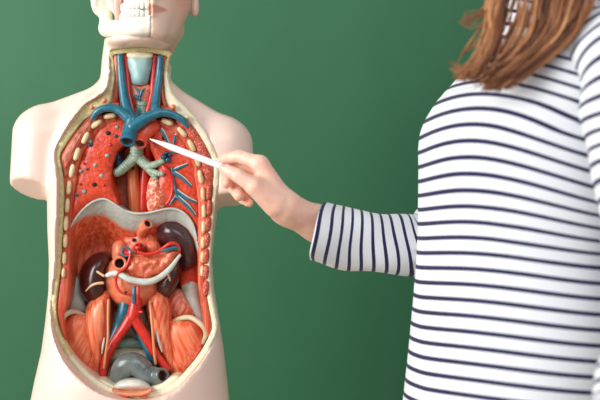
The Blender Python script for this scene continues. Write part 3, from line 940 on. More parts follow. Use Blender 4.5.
tube('portal_vein', [(125.5, 255, .03), (126, 252.5, .014), (126.2, 251.8, .008)], [5.4, 5.6, 5.4], M['vein'], TOR, nseg=18, hollow=(False, True), inner=M['artery'], hdepth=.3)
kn = ellips('celiac_trunk', (139, 247.5, .022), (5.4, 5, .016), M['artery'], TOR)
for a, b_ in ((136.8, 245), (141.2, 245.4), (139, 250)):
    ellips('lumen', (a, b_, .0075), (1.1, 1.1, .002), M['lumen'], kn, seg=8)
for i, (x0, y0, x1, y1) in enumerate(((109, 281, 117, 288), (112, 292, 119, 297), (121, 303, 124, 296), (146, 304, 143, 297), (155, 296, 149, 291), (134, 307, 133, 304))):
    pass

# lower cavity
blob('quadratus_muscle', [(70, 276), (78, 277), (84, 296), (86, 310), (78, 314), (70, 312), (67, 298)], .055, .01, M['tendon'], TOR, thick=.02)
blob('quadratus_muscle', [(168, 292), (181, 289), (188, 300), (196, 313), (190, 318), (176, 321), (166, 308)], .055, .016, M['quad_r'], TOR, thick=.02)
blob('flank_sheet', [(181, 285), (196, 276), (201, 300), (206, 325), (198, 320), (190, 306)], .05, .012, M['tendon'], TOR, thick=.02)
blob('flank_muscle', [(182, 266), (197, 262), (199, 274), (200, 288), (190, 286), (182, 290), (180, 278)], .05, .012, M['lung'], TOR, thick=.02)
blob('psoas_muscle', [(84, 316), (88, 303), (97, 294), (108, 290), (111, 308), (109, 335), (105, 356), (102, 372), (96, 381), (93, 368), (86, 346), (83, 330)], .042, .028, M['psoas_l'], TOR, s=1.8, thick=.03, smooth=9)
blob('iliacus_muscle', [(62, 322), (68, 314), (78, 312), (88, 318), (93, 338), (97, 358), (97, 379), (89, 376), (75, 362), (64, 345)], .036, .018, M['iliac_l'], TOR, s=1.8, thick=.03, smooth=9)
tube('iliac_crest', [(63, 334, .022), (61, 324, .014), (65, 315, .014), (74, 311.5, .024), (84, 315, .034)], [1.8, 2.6, 2.9, 2.7, 2], M['crest'], TOR, nseg=12)
blob('psoas_muscle', [(146, 302), (152, 292), (163, 288), (170, 306), (172.5, 333), (175.5, 355), (176, 372), (171, 374), (165, 364), (156, 344), (149, 322)], .042, .028, M['psoas_r'], TOR, s=1.8, thick=.03, smooth=9)
blob('iliacus_muscle', [(168, 322), (182, 318), (193, 318), (204, 328), (203, 346), (192, 363), (178, 379), (170, 374), (168, 350), (166, 336)], .036, .018, M['iliac_r'], TOR, s=1.8, thick=.03, smooth=9)
tube('iliac_crest', [(173, 321.5, .034), (182, 318, .026), (192, 318, .018), (202, 325, .010), (206, 333, .010), (203, 343, .018)], [1.8, 2.6, 2.8, 2.9, 2.7, 1.6], M['crest'], TOR, nseg=12)
# pelvis
blob('sacrum', [(112, 330), (150, 330), (158, 356), (160, 385), (140, 392), (112, 390), (104, 370)], .07, .01, M['pelvis'], TOR, r=12, thick=.012)
blob('lumbar_disc', [(116, 341), (124, 337), (136, 337), (145, 341), (147, 346), (140, 349), (122, 349), (114, 347)], .062, .016, M['disc'], TOR, thick=.02)
blob('sacral_promontory', [(110, 353), (120, 348), (142, 348), (152, 354), (154, 364), (108, 364)], .062, .022, M['pelvis'], TOR, thick=.02)
blob('vertebra', [(120, 304), (142, 304), (146, 322), (143, 338), (119, 338), (114, 322)], .068, .014, M['pelvis'], TOR, thick=.015)
tube('vena_cava', [(126.5, 298, .036), (124.5, 312, .034), (119.5, 326, .036), (112, 340, .034), (107, 354, .034), (106, 370, .036)], [6.5, 7, 6, 4.4, 3.4, 3], M['vein'], TOR, nseg=14)
tube('iliac_vein', [(126, 312, .04), (134, 324, .04), (142, 338, .036), (149, 352, .032), (156, 368, .032)], [5, 4.6, 4.2, 4, 4], M['vein'], TOR, nseg=14)
ao = tube('abdominal_aorta', [(136.5, 298, .024), (135, 308, .022), (132.5, 318, .022)], [6, 6.4, 6.4], M['artery'], TOR, nseg=16)
tube('iliac_artery', [(132.5, 315, .022), (125, 327, .022), (114, 343, .022), (106, 360, .022), (103, 379, .024)], [5.6, 5, 4.6, 4.4, 3.8], M['artery'], ao, nseg=14)
tube('iliac_artery', [(132.5, 315, .022), (139.5, 327, .022), (148, 341, .022), (157, 356, .022), (167, 369, .022)], [5.6, 5, 4.6, 4.4, 4], M['artery'], ao, nseg=14)
tube('artery_stump', [(138, 312, .018), (142.5, 312, .016)], [1.6, 1.5], M['artery'], ao, n=3, nseg=10, hollow=(False, True), inner=M['lumen'])
tube('ureter', [(108.5, 300, .016), (108, 318, .012), (108, 336, .010), (106, 352, .012), (104, 368, .014)], 1.35, M['ureter'], TOR, nseg=8)
tube('ureter', [(150, 302, .018), (151.5, 318, .012), (153, 336, .010), (154, 350, .012), (155.5, 364, .014)], 1.35, M['ureter'], TOR, nseg=8)
tube('nerve', [(104.5, 338, .013), (103, 346, .014), (102, 354, .016)], [.6, 1.3, .6], M['tendon'], TOR, nseg=8)
tube('nerve', [(156, 330, .014), (158.5, 340, .014), (162, 352, .016)], [.6, 1.4, .6], M['tendon'], TOR, nseg=8)
# rectum and bladder
rc = tube('sigmoid_colon', [(121, 386, .024), (120, 376, .018), (124.5, 367, .012), (133, 363.5, .010), (141, 368, .010), (147, 374, .008), (156, 376, .004), (163, 375.5, -.006)], [9, 10.5, 11.5, 11.5, 11, 10, 9, 7.8], M['rectum'], TOR, nseg=22, n=8, hollow=(False, True), inner=M['lumen'], hdepth=.9)
blob('rectum', [(114, 388), (112.5, 376), (116, 366), (122, 360), (130, 366), (132, 374), (128, 388)], .04, .02, M['rectum'], TOR, thick=.02)
blf = lambda a, b_: yr(a, b_) + .010
bl = blob('bladder', [(112.5, 389), (115, 384), (122, 380), (132, 378.5), (142, 380), (149, 384), (151, 389.5), (142, 391.5), (130, 392), (119, 391)], -.002, .028, M['bladder'], TOR, thick=.04)
band('bladder_cut_edge', [(112, 389), (119, 391.5), (130, 392.5), (142, 392), (151.5, 389)], [(112, 391), (119, 395), (130, 396.5), (142, 396), (150, 393)], -.034, .004, M['bladder_cut'], bl, closed=False, thick=.03)
blob('pubic_bone', [(96, 380), (106, 387), (120, 393), (138, 396), (156, 393.5), (170, 387), (180, 377), (172, 376), (160, 384), (140, 389), (118, 387), (104, 380)], lambda a, b_: yr(a, b_) + .012, .006, M['fat_pale'], TOR, thick=.04)
for a, b_, r_ in ((125, 396.6, 4.5), (144, 397, 4.5)):
    ellips('pubic_muscle', (a, b_, -.033), (r_, 1.3, .002), M['red_patch'], TOR, rot=3 if a < 130 else -3, seg=10)

# ------------------------------------------------------------------ head of the model: half skull, half face
HEAD = {}
HS = 1.0
HC = T(141.5, 48, .03)          # chin
YAW = math.radians(16)


def head_local(X, Y, Z):
    x, y, z = X - HC[0], Y - .035, Z - HC[2]
    c, s = math.cos(YAW), math.sin(YAW)
    return [(x * c + y * s) / HS, (-x * s + y * c) / HS, z / HS]


h = .0021
hlo = (HC[0] - .085, -.075, HC[2] - .035); hhi = (HC[0] + .085, .145, HC[2] + .205)
GH, axh = grid(hlo, hhi, h)
Lh = head_local(*GH)
x, y, z = Lh
ax_ = np.abs(x)
Sy = [ax_, y, z]
cran = ell(Lh, (0, .022, .128), (.074, .094, .086))
face = ell(Lh, (0, -.020, .070), (.058, .062, .080))
jaw = smin(rcone(Sy, (.047, .022, .056), (.043, -.005, .028), .014, .013), rcone(Sy, (.043, -.005, .028), (.010, -.064, .018), .013, .013), .012)
floor_mouth = ell(Lh, (0, -.015, .033), (.045, .052, .024))
chin = ell(Lh, (0, -.068, .019), (.020, .014, .014))
H0 = smin(smin(cran, face, .02), smin(jaw, floor_mouth, .02), .02)
H0 = smin(H0, chin, .012)
# skin half
cheek = ell(Sy, (.036, -.048, .062), (.026, .022, .028))
H1 = smin(H0, cheek, .02)
H1 = smin(H1, rcone(Lh, (0, -.082, .098), (0, -.100, .070), .006, .010), .012)
H1 = smin(H1, rcone(Sy, (.010, -.086, .066), (.003, -.088, .066), .006, .008), .006)
mouth_c = ell(Lh, (0, -.066, .044), (.030, .020, .024))
H1 = smin(H1, mouth_c, .012)
lipU = rcone(Sy, (.0, -.0885, .0485), (.021, -.074, .0445), .0050, .0022)
lipD = rcone(Sy, (.0, -.0865, .0385), (.019, -.074, .0430), .0056, .0022)
H1 = smin(H1, smin(lipU, lipD, .0015), .0035)
H1 = smax(H1, -rcone(Sy, (.0, -.093, .0436), (.024, -.077, .0437), .0016, .0012), .002)
H1 = smax(H1, -ell(Sy, (.031, -.084, .104), (.017, .014, .011)), .012)
H1 = smin(H1, ell(Sy, (.031, -.068, .103), (.014, .012, .012)), .003)
ear = ell(Sy, (.079, .016, .085), (.008, .017, .031))
ear = smin(ear, ell(Sy, (.078, .006, .060), (.006, .009, .011)), .008)
ear = smax(ear, -ell(Sy, (.088, .012, .088), (.006, .010, .020)), .004)
H1 = smin(H1, ear, .006)
H1 = smin(H1, rcone(Sy, (.040, .0, .022), (.034, .004, -.004), .013, .012), .014)
H1 = smax(H1, .009 - .35 * ax_ - z, .006)
split = .0
Fs = np.maximum(H1, split - x)
# leave the neck opening clear below the jaw line
V, Q = nets(Fs, axh)
V = relax(V, Q, 2, .35)
hl = head_local(V[:, 0], V[:, 1], V[:, 2])
bl_ = .75 * np.exp(-((hl[0] - .046) / .018) ** 2 - ((hl[2] - .062) / .028) ** 2)
bl_ = np.maximum(bl_, .35 * np.exp(-((hl[2] + .002) / .012) ** 2) * (hl[1] > -.07))
lw = .0080 * np.clip(1 - hl[0] / .025, 0, 1) ** .5
lips = np.clip((lw - np.abs(hl[2] - .0437)) / .0022, 0, 1) * (hl[1] < -.055)
bl_ = np.maximum(bl_, .8 * lips)
me = np_mesh('face_half', V, Q)
add_attr(me, 'blend', bl_)
link('face_half', me, M['face'], TOR, sharp=60)

# skull half
K0 = smin(cran + .004, ell(Lh, (0, -.022, .080), (.052, .052, .062)), .015)
ramus = smin(rcone(Sy, (.052, .020, .078), (.049, .010, .028), .008, .010), rcone(Sy, (.049, .010, .028), (.012, -.062, .020), .011, .012), .008)
K0 = smin(K0, smin(ramus, ell(Lh, (0, -.066, .020), (.024, .014, .012)), .012), .008)
K0 = smin(K0, ell(Lh, (0, -.033, .020), (.047, .048, .019)), .008)
K0 = smin(K0, ell(Sy, (.062, .016, .072), (.010, .014, .024)), .008)
alv = ell(Lh, (0, -.042, .042), (.038, .036, .022))
K0 = smin(K0, alv, .010)
zyg = smin(rcone(Sy, (.034, -.058, .082), (.056, -.030, .084), .010, .008), rcone(Sy, (.056, -.030, .084), (.066, .010, .086), .008, .006), .008)
K0 = smin(K0, zyg, .008)
K0 = smax(K0, -ell(Sy, (.032, -.080, .110), (.019, .030, .017)), .006)
K0 = smax(K0, -ell(Sy, (.0, -.085, .082), (.012, .022, .018)), .004)
K0 = smax(K0, -ell(Sy, (.044, -.046, .058), (.012, .022, .018)), .006)      # hollow under the cheekbone
K0 = smax(K0, -rcone(Sy, (0, -.084, .0436), (.024, -.058, .0436), .0022, .0022), .002)   # bite line
K0 = smax(K0, -ell(Sy, (.062, -.004, .058), (.006, .012, .018)), .004)
K0 = np.minimum(K0, np.maximum(np.maximum(H1 + .0004, np.abs(x + .0025) - .0025), z - .036))
K0 = smax(K0, .0085 - z, .003)
Fk = np.maximum(K0, x + split)
V, Q = nets(Fk, axh)
V = relax(V, Q, 2, .35)
skull = link('skull_half', np_mesh('skull_half', V, Q), M['bone'], TOR, sharp=60)


def head_world(x, y, z):
    c, s = math.cos(YAW), math.sin(YAW)
    x, y = x * HS, y * HS
    return (HC[0] + x * c - y * s, .035 + x * s + y * c, HC[2] + z * HS)


tooth_proto = {}
for row, z0, z1 in (('upper', .0445, .0545), ('lower', .0428, .0345)):
    ang = 0.04
    for i, w in enumerate((.0066, .0058, .0062, .0060, .0060, .0072, .0072, .007)):
        rad = .0345
        a = ang + w / rad / 2
        ang += (w + .0004) / rad
        cxh, cyh = -rad * math.sin(min(a, 1.75)), -.0475 - .0310 * math.cos(min(a, 1.75))
        verts = []; faces = []
        nr, ns = 5, 10
        for q in range(nr):
            t = q / (nr - 1)
            zq = z0 + (z1 - z0) * t
            k = [.55, .92, 1, .9, .7][q]
            for u in range(ns):
                th_ = 2 * math.pi * u / ns
                se = lambda v: math.copysign(abs(v) ** .65, v)
                tx, ty = se(math.cos(th_)) * w / 2 * k, se(math.sin(th_)) * .0034 * (k if q else .6)
                ca, sa = math.cos(a), math.sin(a)
                verts.append(head_world(cxh + tx * ca - ty * -sa, cyh + tx * -sa * -1 * -1 + ty * ca, zq))
        for q in range(nr - 1):
            for u in range(ns):
                uu = (u + 1) % ns
                faces.append((q * ns + u, q * ns + uu, (q + 1) * ns + uu, (q + 1) * ns + u))
        faces.append(tuple(range(ns))); faces.append(tuple((nr - 1) * ns + u for u in range(ns)))
        link('tooth', mesh_from('tooth', verts, faces), M['tooth'], skull)
# pink cheek muscle stump behind the jaw and the cut edge along the midline
v, f, fl = tube_world([head_world(-.040, -.040, .066), head_world(-.041, -.038, .052), head_world(-.040, -.040, .036)], [.007, .006, .004], 12)
link('cheek_muscle', mesh_from('cheek_muscle', v, f), M['gum'], skull)

# ------------------------------------------------------------------ person
PF = (-.961, -.276)               # facing direction (x, y)
PS = (.276, -.961)                # her left, towards the camera
PC = (.332, -.085)               # body axis
PER = thing('person', (PC[0], PC[1], 0), 'person with long brown hair in navy striped white shirt, pointing with a pen', 'person')
ORIGIN[PER.name] = (PC[0], PC[1], 0)


def PW(f, s_, z):
    return (PC[0] + PF[0] * f + PS[0] * s_, PC[1] + PF[1] * f + PS[1] * s_, z)


def C(px, py, d):
    """photo pixel + distance from the camera"""
    return T(px, py, d - DIST)


# --- right hand and forearm (finely modelled), palm towards the model, pen between thumb and index finger
HD = 1.62
q = lambda a, b_, o_: C(a, b_, HD + o_)
wrist = q(289, 210, .008)
fore = q(318, 221.5, .034)
elbow = C(432, 262, 1.715)
shoulder_r = PW(-.032, -.150, 1.345)
FING = {
    'index': ([(260, 164, -.004), (240, 156.5, .010), (227, 158.5, .017), (218.5, 162.5, .017)], [.0108, .0088, .0078, .0066]),
    'middle': ([(259, 167, .016), (237, 163.5, .030), (228, 174, .026), (226.5, 183.5, .016)], [.0108, .0090, .0082, .0070]),
    'ring': ([(258, 175, .034), (239, 177, .046), (234, 188, .034), (239, 196, .018)], [.0104, .0088, .0084, .0074]),
    'little': ([(260, 184, .048), (246, 190, .052), (243, 199, .038), (249, 203, .026)], [.0096, .0078, .0070, .0060]),
    'thumb': ([(275, 203, -.012), (254, 187, -.024), (238, 175.5, -.022), (224.5, 169, -.012)], [.0145, .0108, .0092, .0076]),
}
h = .0014
pts_all = [q(*j) for f_ in FING.values() for j in f_[0]] + [wrist, fore, C(352, 234, 1.69)]
lo = np.min(pts_all, 0) - .034; hi = np.max(pts_all, 0) + .034
GA, axa = grid(lo, hi, h)
palm = None
for nm, wo in (('index', (-.006, -6)), ('middle', (.0, -2)), ('ring', (.006, 2)), ('little', (.012, 5))):
    m0 = q(*FING[nm][0][0])
    w0 = q(287 + wo[1] * .2, 209 + wo[1] * .7, wo[0] + .004)
    c_ = rcone(GA, w0, m0, .0145, FING[nm][1][0] * 1.04)
    palm = c_ if palm is None else smin(palm, c_, .008)
palm = smin(palm, rcone(GA, q(277, 204, -.004), q(258, 186, -.008), .0170, .0130), .012)      # thenar
palm = smin(palm, rcone(GA, q(280, 211, .018), q(262, 194, .040), .0125, .0110), .012)       # hypothenar
arm_ = smin(rcone(GA, q(288, 206, .000), fore, .0165, .0215), rcone(GA, q(287, 212, .008), q(316, 228, .040), .0150, .0210), .010)
arm_ = smin(arm_, rcone(GA, fore, elbow, .0220, .029), .010)
hand = smin(palm, arm_, .016)
chains = {}
for nm, (js, rs) in FING.items():
    ch = None
    for a in range(3):
        c_ = rcone(GA, q(*js[a]), q(*js[a + 1]), rs[a], rs[a + 1])
        ch = c_ if ch is None else smin(ch, c_, .0025)
    chains[nm] = ch
fing = None
for nm in ('index', 'middle', 'ring', 'little'):
    fing = chains[nm] if fing is None else smin(fing, chains[nm], .0009)
hand = smin(hand, fing, .006)
hand = np.minimum(smin(hand, chains['thumb'], .0012), smin(palm, chains['thumb'], .010))
hand = smin(hand, smin(palm, rcone(GA, q(275, 203, -.012), q(254, 187, -.024), .0150, .0118), .012), .002)
VA, QA = nets(hand, axa)
VA = relax(VA, QA, 3, .45)

# --- rest of the body, coarser
h = .009
GB, axb = grid((PC[0] - .30, PC[1] - .38, 0), (PC[0] + .32, PC[1] + .30, 1.80), h)
neck_b, neck_t = PW(-.01, 0, 1.36), PW(.015, 0, 1.50)
B = rcone(GB, PW(0, 0, .98), PW(0, 0, 1.10), .105, .095)
B = smin(B, rcone(GB, PW(0, .05, .96), PW(0, -.05, .96), .09, .09), .04)
B = smin(B, rcone(GB, PW(0, .055, 1.22), PW(0, -.055, 1.22), .080, .080), .06)
B = smin(B, rcone(GB, PW(-.01, .12, 1.34), PW(-.03, -.11, 1.335), .040, .038), .05)
B = smin(B, rcone(GB, neck_b, neck_t, .052, .050), .03)
hd_c = PW(.035, 0, 1.595)
c_, s_ = PF
RM = ((c_, s_, 0), (-s_, c_, 0), (0, 0, 1))          # local x = facing
HB = smin(ell(GB, PW(.012, 0, 1.615), (.092, .074, .095), RM), ell(GB, PW(.045, 0, 1.555), (.062, .056, .080), RM), .03)
HB = smin(HB, rcone(GB, PW(.105, 0, 1.59), PW(.122, 0, 1.558), .008, .012), .012)
HB = smin(HB, ell(GB, PW(.098, 0, 1.525), (.012, .024, .012), RM), .01)
for sg in (1, -1):
    HB = smin(HB, ell(GB, PW(.0, sg * .078, 1.57), (.018, .010, .030), RM), .008)
    HB = smax(HB, -ell(GB, PW(.112, sg * .032, 1.598), (.016, .016, .010), RM), .012)
B = smin(B, HB, .03)
shoulder_l = PW(-.01, .170, 1.345)
elbow_l = C(658, 300, 1.37)
wrist_l = C(612, 500, 1.28)
for pts, rr in (((shoulder_r, elbow), (.034, .029)), ((shoulder_l, elbow_l), (.030, .030)), ((elbow_l, wrist_l), (.036, .022))):
    B = smin(B, rcone(GB, pts[0], pts[1], *rr), .03)
hl_ = np.array(wrist_l) + np.array((-.03, -.01, -.085))
B = smin(B, rcone(GB, wrist_l, hl_, .024, .022), .02)
for k in range(4):
    st_ = hl_ + np.array(PF + (0,)) * (.022 - .015 * k) * .9
    B = smin(B, rcone(GB, st_, st_ + np.array((-.02, -.005, -.075 + .008 * abs(k - 1))), .0105, .009), .004)
B = smin(B, rcone(GB, np.array(wrist_l) + np.array((-.02, 0, -.04)), np.array(wrist_l) + np.array((-.075, -.02, -.085)), .013, .010), .008)
for sg in (1, -1):
    B = smin(B, rcone(GB, PW(0, sg * .085, .92), PW(.01, sg * .085, .49), .078, .052), .03)
    B = smin(B, rcone(GB, PW(.01, sg * .085, .49), PW(-.01, sg * .085, .09), .050, .036), .03)
    B = smin(B, rcone(GB, PW(-.02, sg * .085, .045), PW(.13, sg * .095, .035), .033, .028), .02)
VB, QB = nets(B, axb)
VB = relax(VB, QB, 2, .4)
body = link('body', np_mesh('body', np.vstack([VA, VB]), np.vstack([QA, QB + len(VA)])), M['skin'], PER)


def nail(c, n, t, w, l):
    """small curved plate: centre, outward normal, finger direction"""
    c, n, t = Vector(c), Vector(n).normalized(), Vector(t).normalized()
    t = (t - n * t.dot(n)).normalized()
    b_ = n.cross(t)
    verts = []; faces = []
    for i in range(7):
        u = i / 6 * 2 - 1
        for j in range(7):
            v_ = j / 6 * 2 - 1
            ww = w * math.sqrt(max(0, 1 - abs(u) ** 3.5 * .75))
            verts.append(tuple(c + t * u * l + b_ * v_ * ww - n * (v_ * v_ * w * .42 + .0006 * u * u)))
    k = len(verts)
    verts += [tuple(Vector(v_) - n * .0012) for v_ in verts]
    for i in range(6):
        for j in range(6):
            a = i * 7 + j
            faces.append((a, a + 1, a + 8, a + 7)); faces.append((k + a, k + a + 7, k + a + 8, k + a + 1))
    ed = [i for i in range(7)] + [7 * i + 6 for i in range(1, 7)] + [42 + i for i in range(5, -1, -1)] + [7 * i for i in range(5, 0, -1)]
    for a, b2 in zip(ed, ed[1:] + ed[:1]):
        faces.append((a, k + a, k + b2, b2))
    link('fingernail', mesh_from('fingernail', verts, faces), M['nail'], body)


tipv = Vector(q(*FING['thumb'][0][3])); ipv = Vector(q(*FING['thumb'][0][2]))
nrm = Vector((-.15, -.88, .42))
nail(tipv + (tipv - ipv).normalized() * -.001 + nrm.normalized() * .0078, nrm, tipv - ipv, .0050, .0062)
for nm, nv in (('ring', (.1, -.9, -.45)), ('little', (.15, -.9, -.45))):
    a, b_ = Vector(q(*FING[nm][0][3])), Vector(q(*FING[nm][0][2]))
    nv = Vector(nv).normalized()
    nail(a + nv * (FING[nm][1][3] - .0004), nv, a - b_, .0040, .0046)

# --- pen
tip, back = Vector(C(150, 139, 1.668)), Vector(C(243.5, 174.8, 1.6155))
dr = (back - tip).normalized()
PEN = thing('pen', tuple(back), 'slim white stylus pen held between thumb and index finger, tip on the model', 'pen')
Lp_ = (back - tip).length
prof = [(0, .0006), (.002, .0010), (.008, .0018), (.016, .0027), (.024, .0036), (.032, .0043), (.034, .0044)]
v, f, fl = tube_world([tip + dr * a for a, r_ in prof], [r_ for a, r_ in prof], 16)
link('nib', mesh_from('nib', v, f), M['pen'], PEN, sharp=60)
v, f, fl = tube_world([tip + dr * a for a in (.0342, .036, .06, Lp_ - .004, Lp_)], [.00445, .0045, .0046, .0046, .0040], 18)
link('barrel', mesh_from('barrel', v, f), M['pen'], PEN, sharp=60)

# --- striped shirt
rng = np.random.RandomState(4)
sv, sf, ss = [], [], []
TGT = [(400, 404), (350, 409.5), (300, 414), (260, 417), (230, 418.5), (200, 418.5), (170, 418.5), (150, 418), (135, 419.5), (122, 424), (110, 431), (100, 438), (88, 449), (75, 461), (60, 472), (40, 482), (20, 492), (0, 500)]
ty_ = np.array([t_[0] for t_ in TGT][::-1], float); tx_ = np.array([t_[1] for t_ in TGT][::-1], float)
NT = 96
zs = np.r_[np.linspace(.80, 1.30, 84), np.linspace(1.306, 1.415, 26)]
SX = [0, .047, .1285, .201]
SZ = [-.243, -.074, .004, .082, .1175, .2]
SD = [[0] * 6, [.004, .005, .006, .011, .013, .016], [.0, -.0015, -.0075, -.010, -.004, -.012], [-.006, -.011, -.030, -.034, -.030, -.045]]
for iz, z_ in enumerate(zs):
    b_s = float(np.interp(z_, [.80, .95, 1.08, 1.2, 1.28, 1.33, 1.37, 1.395, 1.415], [.190, .182, .168, .172, .178, .176, .145, .098, .070]))
    a_b = float(np.interp(z_, [.80, .95, 1.08, 1.2, 1.3, 1.37, 1.415], [.135, .12, .10, .115, .12, .10, .072]))
    a_f = .15
    cs = float(np.interp(z_, [1.3, 1.37, 1.415], [0, 0, 0]))
    pen_ = float(np.interp(z_, [1.32, 1.415], [2.25, 2.0]))
    for it in range(14):
        ring_ = []
        for k in range(NT):
            t_ = 2 * math.pi * k / NT
            ct, st = math.cos(t_), math.sin(t_)
            e_ = 2 / pen_
            f_ = (a_f if ct > 0 else a_b) * math.copysign(abs(ct) ** e_, ct)
            s_ = b_s * math.copysign(abs(st) ** e_, st)
            # two soft lobes at bust height
            bz = math.exp(-((z_ - 1.205) / .06) ** 2)
            if ct > 0:
                f_ += .020 * bz * math.exp(-((s_ - .03) / .09) ** 2)
            ring_.append(PW(f_, s_, z_))
        R_ = np.array(ring_)
        px_ = 300 + R_[:, 0] / (R_[:, 1] + DIST) * FPX
        im = int(np.argmin(px_))
        py_ = 200 - (R_[im, 2] - CAM_Z) / (R_[im, 1] + DIST) * FPX
        tgt = np.interp(py_, ty_, tx_) if py_ < 400 else 404 - (py_ - 400) * .06
        a_f = min(max(a_f + (px_[im] - tgt) / FPX * 1.6 * .8, .045), .24)
    if iz and False:
        pass
    for k in range(NT):
        X_, Y_, Z_ = ring_[k]
        u = (X_ - PC[0]) * PS[0] + (Y_ - PC[1]) * PS[1]
        fr_ = (X_ - PC[0]) * PF[0] + (Y_ - PC[1]) * PF[1]
        # gentle folds in the hanging cloth
        w_ = .0022 * math.sin(k / NT * 2 * math.pi * 5 + 1.2 + 2.5 * z_) * np.interp(z_, [.8, 1.1, 1.25], [1.0, .6, 0])
        w_ += .0030 * math.exp(-(((u - .115) + (z_ - 1.13) * .7) / .012) ** 2) * np.interp(z_, [1.0, 1.08, 1.18, 1.22], [0, 1, 1, 0])
        sv.append((X_ + PF[0] * w_, Y_ + PF[1] * w_ - .3 * w_, Z_))
        # stripe coordinate: the cloth lifts over the bust and hangs lower towards her left arm
        xr2 = min(max(X_ - .159, 0.0), .215)
        dl = [np.interp(z_ - CAM_Z, SZ, col) for col in SD]
        lag = 0.0
        for a in range(4):
            w2 = dl[a]
            for b_ in range(4):
                if b_ != a:
                    w2 *= (xr2 - SX[b_]) / (SX[a] - SX[b_])
            lag += w2
        ss.append((Z_ - lag) / .01918 - .12)
nz_ = len(zs)
for i in range(nz_ - 1):
    for k in range(NT):
        kk = (k + 1) % NT
        sf.append((i * NT + k, i * NT + kk, (i + 1) * NT + kk, (i + 1) * NT + k))


def sleeve(pts, period, phase, cuff_in=True, wr=.0016, seed=1, n=22, shear=0.0, lean=False):
    """pts: (x, y, z, radius in the picture plane, radius in depth) from the cuff to the shoulder"""
    Qs = catmull(pts, n)
    Pp = Qs[:, :3]
    Ls = np.r_[0, np.cumsum(np.linalg.norm(np.diff(Pp, axis=0), axis=1))]
    tg = np.gradient(Pp, axis=0); tg /= np.linalg.norm(tg, axis=1)[:, None]
    base = len(sv)
    ns = 40
    rings_ = []
    seq = [(i, 1.0) for i in range(len(Qs))]
    if cuff_in:
        seq = [(10, .90), (4, .93), (0, .955), (0, .985)] + seq
    for (i, k_) in seq:
        tvec = tg[i]
        dv = np.array((0, -1.0, 0)); dv = dv - tvec * (dv @ tvec); dv /= np.linalg.norm(dv)
        uv = np.cross(tvec, dv)
        for k in range(ns):
            a = 2 * math.pi * k / ns
            wob = 1 + wr / .04 * (math.sin(3 * a + Ls[i] * 40 + seed) + .8 * math.sin(2 * a - Ls[i] * 75 + 2 * seed))
            ptx = Pp[i] + (dv * math.cos(a) * Qs[i][4] + uv * math.sin(a) * Qs[i][3]) * k_ * wob
            ptx = ptx - tvec * shear * math.cos(a) * math.exp(-Ls[i] / .12)
            sv.append(tuple(ptx))
            # rings fan out around the bend: measure along the axis, shifted on the outer side
            ss.append(Ls[i] / period + phase + ((-.05 - .95 * min(1, Ls[i] / .16)) if lean else .1) * math.sin(a))
        rings_.append(base + (len(rings_)) * ns)
    for a, b_ in zip(rings_[:-1], rings_[1:]):
        for k in range(ns):
            kk = (k + 1) % ns
            sf.append((a + k, a + kk, b_ + kk, b_ + k))


def sp_(px, py, d, r1, r2):
    s = d / FPX
    return (*C(px, py, d), r1 * s, r2)


sleeve([sp_(317.5, 231.5, 1.660, 31, .046), sp_(350, 238.5, 1.680, 30.5, .046), sp_(389, 244, 1.698, 29.5, .045), sp_(416, 246, 1.712, 31, .044), sp_(438, 236, 1.722, 33, .046)] + [(*(np.array(elbow) * (1 - t_) + np.array(shoulder_r) * t_), .047, .050) for t_ in (.35, .6, .85)] + [(*PW(-.033, -.135, 1.360), .048, .050), (*PW(-.03, -.09, 1.355), .046, .048)], .0158, .93, seed=1, shear=.026, lean=True)
sleeve([(*wrist_l[:2], wrist_l[2] + .05, .042, .042), tuple(np.array(elbow_l) * .45 + np.array(wrist_l) * .55) + (.046, .046), (*elbow_l, .053, .052), tuple(np.array(elbow_l) * .5 + np.array(shoulder_l) * .5) + (.056, .056), tuple(np.array(elbow_l) * .14 + np.array(shoulder_l) * .86) + (.060, .058), (*PW(-.005, .120, 1.345), .052, .052)], .0190, .2, seed=3)
me = np_mesh('shirt', np.array(sv), np.array(sf))
add_attr(me, 'stripe', ss)
link('shirt', me, M['shirt'], PER)

# --- trousers and shoes (below the frame)
tv, tf = [], []
for sg in (1, -1):
    prof = [(.99, .0, .045, .10), (.90, .0, .085, .098), (.75, .005, .085, .085), (.5, .01, .085, .066), (.25, .0, .085, .058), (.085, -.01, .085, .056)]
    v, f, fl = tube_world([PW(a, sg * b_, z_) for z_, a, b_, r_ in prof], [r_ for *_, r_ in prof], 24, twist_up=(1, 0, 0))
    o = len(tv); tv += v; tf += [tuple(i + o for i in q_) for q_ in f]
link('trousers', mesh_from('trousers', tv, tf), M['jeans'], PER, sharp=70)
for sg in (1, -1):
    v, f, fl = tube_world([PW(-.05, sg * .085, .05), PW(.0, sg * .087, .052), (PW(.08, sg * .092, .044)), PW(.15, sg * .096, .036)], [.045, .046, .041, .032], 20, twist_up=(0, 0, 1))
    v = [(a, b_, max(c_, 0.0)) for a, b_, c_ in v]
    link('shoe', mesh_from('shoe', v, f), M['shoe'], PER, sharp=60)

# --- hair: many strands falling from the head over the chest
rng = random.Random(11)
hv, hf, hb_ = [], [], []


def strand(P, r0, tone, ns=4):
    Qs = catmull(P, 6)
    R_ = [r0 * (1 - .8 * max(0, (i / (len(Qs) - 1) - .55) / .45) ** 1.5) for i in range(len(Qs))]
    v, f, fl = tube_world(Qs, R_, ns, cap_round=False)
    o = len(hv)
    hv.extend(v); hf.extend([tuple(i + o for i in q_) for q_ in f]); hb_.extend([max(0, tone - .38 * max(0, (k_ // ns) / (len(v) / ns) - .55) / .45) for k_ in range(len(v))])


headc = Vector(PW(.0, 0, 1.62))


